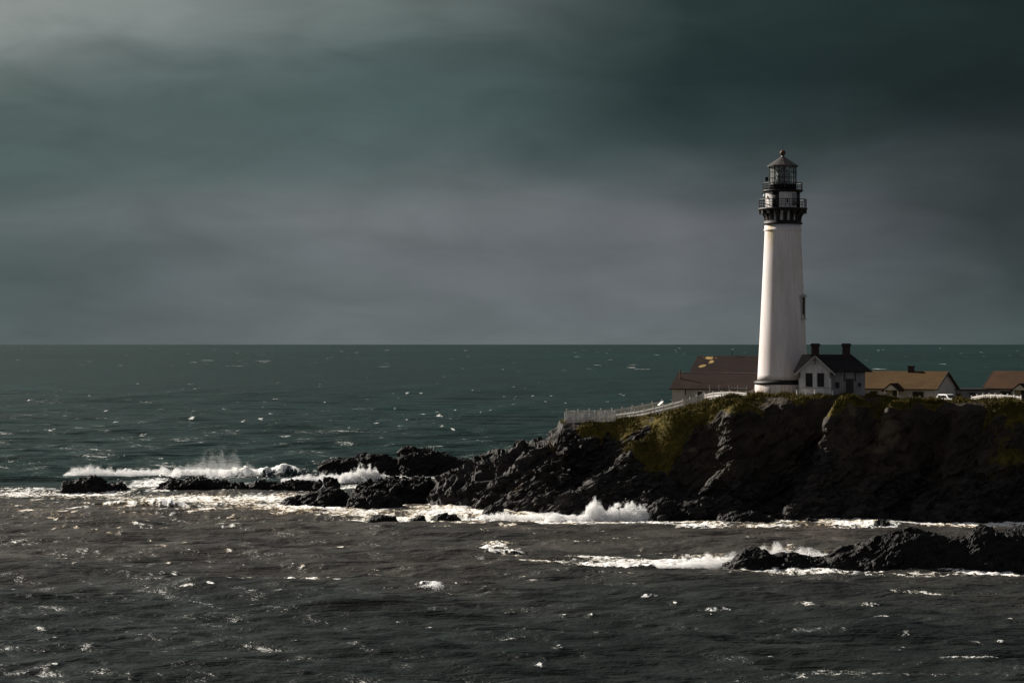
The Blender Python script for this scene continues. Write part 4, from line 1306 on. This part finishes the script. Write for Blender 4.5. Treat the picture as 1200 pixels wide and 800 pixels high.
fence('grey weathered picket fence in front of the ochre-roofed house', run([(1012, 471.5, 360), (1060, 472.5, 360), (1101, 473, 360)], 8), 1.0, 'wood_grey', .07, .09, 'grey fences by the houses')
fence('dark post rail before the wall of the low house, above the bright low fence', run([(832, 462, 352), (856, 462, 350), (876, 463, 348)], 4), 1.15, 'wood_grey', .9, .06, 'grey fences by the houses', name='post_fence')
fence('low white rail along the foot of the workroom gable', run([(934, 464.5, 338.6), (955, 464.8, 338.6), (976, 465, 338.6)], 4), .75, 'picket', .16, .05, 'white fences on the clifftop')

# tilted white viewing board
tb = empty('information_board', (X(774, 348), 348, Z(479, 348)), R(-10), 'white tilted board on a dark post, at the right end of the picket fence', 'sign')
MB().slab([(-.34, -.35, .42), (.40, -.35, .42), (.40, .30, .98), (-.34, .30, .98)], .06).build('panel', M['board_white'], tb, rot=R(-60), loc=(0, 0, .12))
MB().box(-.08, .08, -.08, .08, -1.2, .74).build('post', M['trim_dark'], tb)
# small white board near the car
wb = empty('notice_board', (X(1101, 352), 352, Z(473.5, 352)), R(-25), 'small white board on the grass in front of the white car', 'sign')
MB().box(-.42, .42, -.03, .03, .12, .62).build('panel', M['board_white'], wb)
for sx_ in (-.36, .36):
    MB().box(sx_ - .04, sx_ + .04, .033, .10, -.4, .66).build('post', M['frame_white'], wb)
# bin
bn = empty('rubbish_bin', (X(1136.5, 364), 364, ground(X(1136.5, 364), 364) - .01), R(-12), 'dark blue wheeled bin between the white car and the sunlit fence', 'bin')
MB().poly([(-.27, -.3, .08), (.27, -.3, .08), (.27, .3, .08), (-.27, .3, .08), (-.34, -.38, 1.05), (.34, -.38, 1.05), (.34, .38, 1.05), (-.34, .38, 1.05)],
          [(0, 3, 2, 1), (4, 5, 6, 7), (0, 1, 5, 4), (1, 2, 6, 5), (2, 3, 7, 6), (3, 0, 4, 7)]).build('body', M['blue_bin'], bn, bevel=.03)
MB().poly([(-.37, -.42, 1.053), (.37, -.42, 1.053), (.37, .42, 1.053), (-.37, .42, 1.053), (-.33, -.36, 1.12), (.33, -.36, 1.12), (.33, .40, 1.20), (-.33, .40, 1.20)],
          [(0, 3, 2, 1), (4, 5, 6, 7), (0, 1, 5, 4), (1, 2, 6, 5), (2, 3, 7, 6), (3, 0, 4, 7)]).build('lid', M['blue_bin'], bn, bevel=.02)
for s in (-.3, .3):
    MB().tube([(s - .04, .3, .1), (s + .04, .3, .1)], .1, 12).build('wheel', M['rubber'], bn)

# parked car: white estate car seen three-quarter from its front
cz = ground(X(1112, 366), 366) + .01
car = empty('parked_car', (X(1112, 366), 366, cz), R(-62), 'white parked estate car by the gable of the ochre-roofed house', 'car')
side = [(-2.15, .35), (2.15, .35), (2.18, .75), (1.95, .95), (1.0, 1.05), (.35, 1.55), (-.2, 1.66), (-1.7, 1.62), (-2.1, 1.1), (-2.18, .7)]


def extrude(pts, w, inset=None):
    m = MB(); n = len(pts)
    f = inset or (lambda z: w)
    vs = [(x, -f(z), z) for x, z in pts] + [(x, f(z), z) for x, z in pts]
    m.poly(vs, [tuple(range(n)), tuple(range(n, 2 * n))[::-1]] + [((i + 1) % n, i, i + n, (i + 1) % n + n) for i in range(n)])
    return m


tap = lambda z: .86 if z < 1.05 else .86 - .16 * (z - 1.05) / .6
extrude(side, .86, tap).build('body', M['car_white'], car, bevel=.05)
for s in (-1, 1):
    w_ = MB()
    for a, b in ((-1.75, -1.0), (-.92, -.15), (-.07, .55)):
        tb_ = .35 if b > .3 else 0
        zt_, zb_ = 1.48, 1.10
        pv = [(a, zb_), (b, zb_), (b - tb_, zt_), (a + .05, zt_)]
        off = .012
        outer = [(x, s * (tap(z) + off), z) for x, z in pv]; inner = [(x, s * (tap(z) - .03), z) for x, z in pv]
        w_.poly(outer + inner, [(0, 1, 2, 3), (7, 6, 5, 4)] + [((i + 1) % 4, i, i + 4, (i + 1) % 4 + 4) for i in range(4)])
    w_.build('side_windows', M['glass'], car)
MB().slab([(.94, -.66, 1.115), (.94, .66, 1.115), (.40, .58, 1.54), (.40, -.58, 1.54)], .04).build('windscreen', M['glass'], car, loc=(.03, 0, .015))
MB().slab([(-2.06, -.64, 1.16), (-2.06, .64, 1.16), (-1.76, .6, 1.54), (-1.76, -.6, 1.54)], .04).build('rear_window', M['glass'], car, loc=(-.04, 0, .01))
for x_ in (-1.35, 1.38):
    for s in (-1, 1):
        w_ = MB().tube([(x_, s * .70, .32), (x_, s * .89, .32)], .32, 20).build('wheel', M['rubber'], car)
        MB().tube([(x_, s * .885, .32), (x_, s * .905, .32)], .19, 14).build('rim', M['frame_white'], w_)
for s in (-1, 1):
    MB().box(2.02, 2.17, s * .62 - .16, s * .62 + .16, .72, .88).build('headlight', M['board_white'], car)

# ------------------------------------------------------------------ sky and sun
SUN_AZ, SUN_EL = R(-53), R(27)      # azimuth from +y towards +x
sd = Vector((math.sin(SUN_AZ) * math.cos(SUN_EL), math.cos(SUN_AZ) * math.cos(SUN_EL), math.sin(SUN_EL)))
sl = bpy.data.lights.new('sun', 'SUN'); sl.energy = 5.0; sl.angle = R(0.5); sl.color = (1, .925, .82)
so = link(bpy.data.objects.new('sun', sl)); so.rotation_euler = (-sd).to_track_quat('-Z', 'Y').to_euler()
so.location = (0, 200, 120)

wd_ = bpy.data.worlds.new('World'); SC.world = wd_; wd_.use_nodes = True
t = NT(wd_.node_tree)
bg = t.n['Background']; wout = t.n['World Output']
sky = t.new('ShaderNodeTexSky', sky_type='NISHITA'); sky.sun_disc = False
sky.sun_elevation = SUN_EL; sky.sun_rotation = SUN_AZ
t.l.new(sky.outputs[0], bg.inputs[0]); bg.inputs[1].default_value = 0.05
dirv = t.new('ShaderNodeTexCoord').outputs['Generated']
sp = t.new('ShaderNodeSeparateXYZ'); t.l.new(dirv, sp.inputs[0])
az = t.math('MULTIPLY', t.math('ARCTAN2', sp.outputs[0], sp.outputs[1]), 180 / math.pi)
el = t.math('MULTIPLY', t.math('ARCSINE', sp.outputs[2]), 180 / math.pi)
# cloud deck in bearing / elevation, long flat banks pushed about by noise
cv = t.new('ShaderNodeCombineXYZ'); t.put(cv.inputs[0], t.math('MULTIPLY', az, .16)); t.put(cv.inputs[1], t.math('MULTIPLY', el, .42)); cv.inputs[2].default_value = 3.7
n1 = t.noise(cv.outputs[0], 1.0, 5, .5, .6)
n2 = t.noise(t.mapping(cv.outputs[0], (2.2, 2.6, 1), (0, 0, .35)), 1.0, 5, .5, .5)
elw = t.math('ADD', el, t.math('ADD', t.math('MULTIPLY', t.math('SUBTRACT', n1, .5), 2.0), t.math('MULTIPLY', t.math('SUBTRACT', n2, .5), .5)))
elw = t.math('MAXIMUM', elw, 0.0)
f = t.math('DIVIDE', elw, 24.0, clamp=True)


def pyel(py):
    return max(0.0, math.degrees(math.atan((EYE - py) / F))) / 24.0


def col_ramp(stops, high):
    st = sorted([(pyel(py), lin(*c)) for py, c in stops])
    st += high
    return t.ramp(f, st)


dk_ = lambda *c: lin(*c)
r0 = col_ramp([(400, (88, 98, 98)), (340, (80, 91, 92)), (290, (84, 95, 96)), (255, (92, 102, 102)), (205, (78, 94, 92)), (130, (82, 97, 95)), (80, (100, 112, 110)), (20, (140, 147, 145))], [(.42, lin(150, 157, 155)), (.65, lin(70, 84, 84)), (1, lin(70, 80, 80))])
r1 = col_ramp([(400, (102, 109, 111)), (300, (104, 110, 113)), (235, (110, 116, 118)), (190, (86, 100, 101)), (140, (78, 95, 95)), (70, (84, 99, 99)), (20, (106, 118, 116))], [(.40, lin(112, 122, 121)), (.6, lin(66, 80, 80)), (1, lin(70, 80, 80))])
r2 = col_ramp([(400, (101, 109, 111)), (330, (101, 106, 111)), (255, (101, 105, 110)), (215, (84, 92, 95)), (165, (53, 67, 68)), (100, (38, 52, 53)), (0, (43, 57, 57))], [(.45, lin(44, 60, 60)), (.6, lin(62, 76, 76)), (1, lin(72, 82, 82))])
r3 = col_ramp([(400, (74, 85, 85)), (350, (63, 73, 74)), (280, (55, 63, 65)), (200, (52, 59, 61)), (140, (38, 46, 48)), (90, (29, 39, 40)), (0, (33, 45, 45))], [(.45, lin(40, 52, 52)), (.6, lin(60, 72, 72)), (1, lin(72, 82, 82))])
azn = t.math('ADD', az, t.math('MULTIPLY', t.math('SUBTRACT', n1, .5), 4.0))
c = t.mix(t.rng(azn, -11.5, -4.0, smooth=False), r0, r1)
c = t.mix(t.rng(azn, -4.0, 4.0, smooth=False), c, r2)
c = t.mix(t.rng(azn, 4.0, 11.5, smooth=False), c, r3)
c = t.mix(1.0, c, t.ramp(n2, [(.3, (.90, .90, .90)), (.7, (1.10, 1.10, 1.10))]), 'MULTIPLY')
# the rest of the sky: a brighter, broken overcast overhead and behind the viewer
back = t.math('MAXIMUM', t.rng(t.math('ABSOLUTE', az), 48, 100), t.rng(el, 26, 55))
n3 = t.noise(dirv, 2.6, 5, .55, .4)
bright = t.ramp(n3, [(.3, (.105, .098, .098)), (.7, (.22, .206, .206))])
c = t.mix(back, c, bright)
bc = t.new('ShaderNodeBackground'); t.put(bc.inputs[0], c); bc.inputs[1].default_value = 0.55
cov = t.rng(t.math('MULTIPLY', back, n3), .42, .62, 1.0, .4)
mx = t.new('ShaderNodeMixShader'); t.put(mx.inputs[0], cov)
t.l.new(bg.outputs[0], mx.inputs[1]); t.l.new(bc.outputs[0], mx.inputs[2]); t.l.new(mx.outputs[0], wout.inputs[0])

# ------------------------------------------------------------------ camera, view
cam = bpy.data.cameras.new('camera'); cam.sensor_width = 36; cam.lens = 36 * F / 1200
cam.clip_start = 1; cam.clip_end = 90000
cam.shift_y = (EYE - 400.0) / 1200
co = link(bpy.data.objects.new('camera', cam)); co.location = (0, 0, H); co.rotation_euler = (R(90), 0, 0)
SC.camera = co
SC.view_settings.view_transform = 'Standard'; SC.view_settings.look = 'None'
SC.view_settings.exposure = 0.85; SC.view_settings.gamma = 1; SC.view_settings.use_curve_mapping = False
SC.cycles.max_bounces = 16; SC.cycles.diffuse_bounces = 12
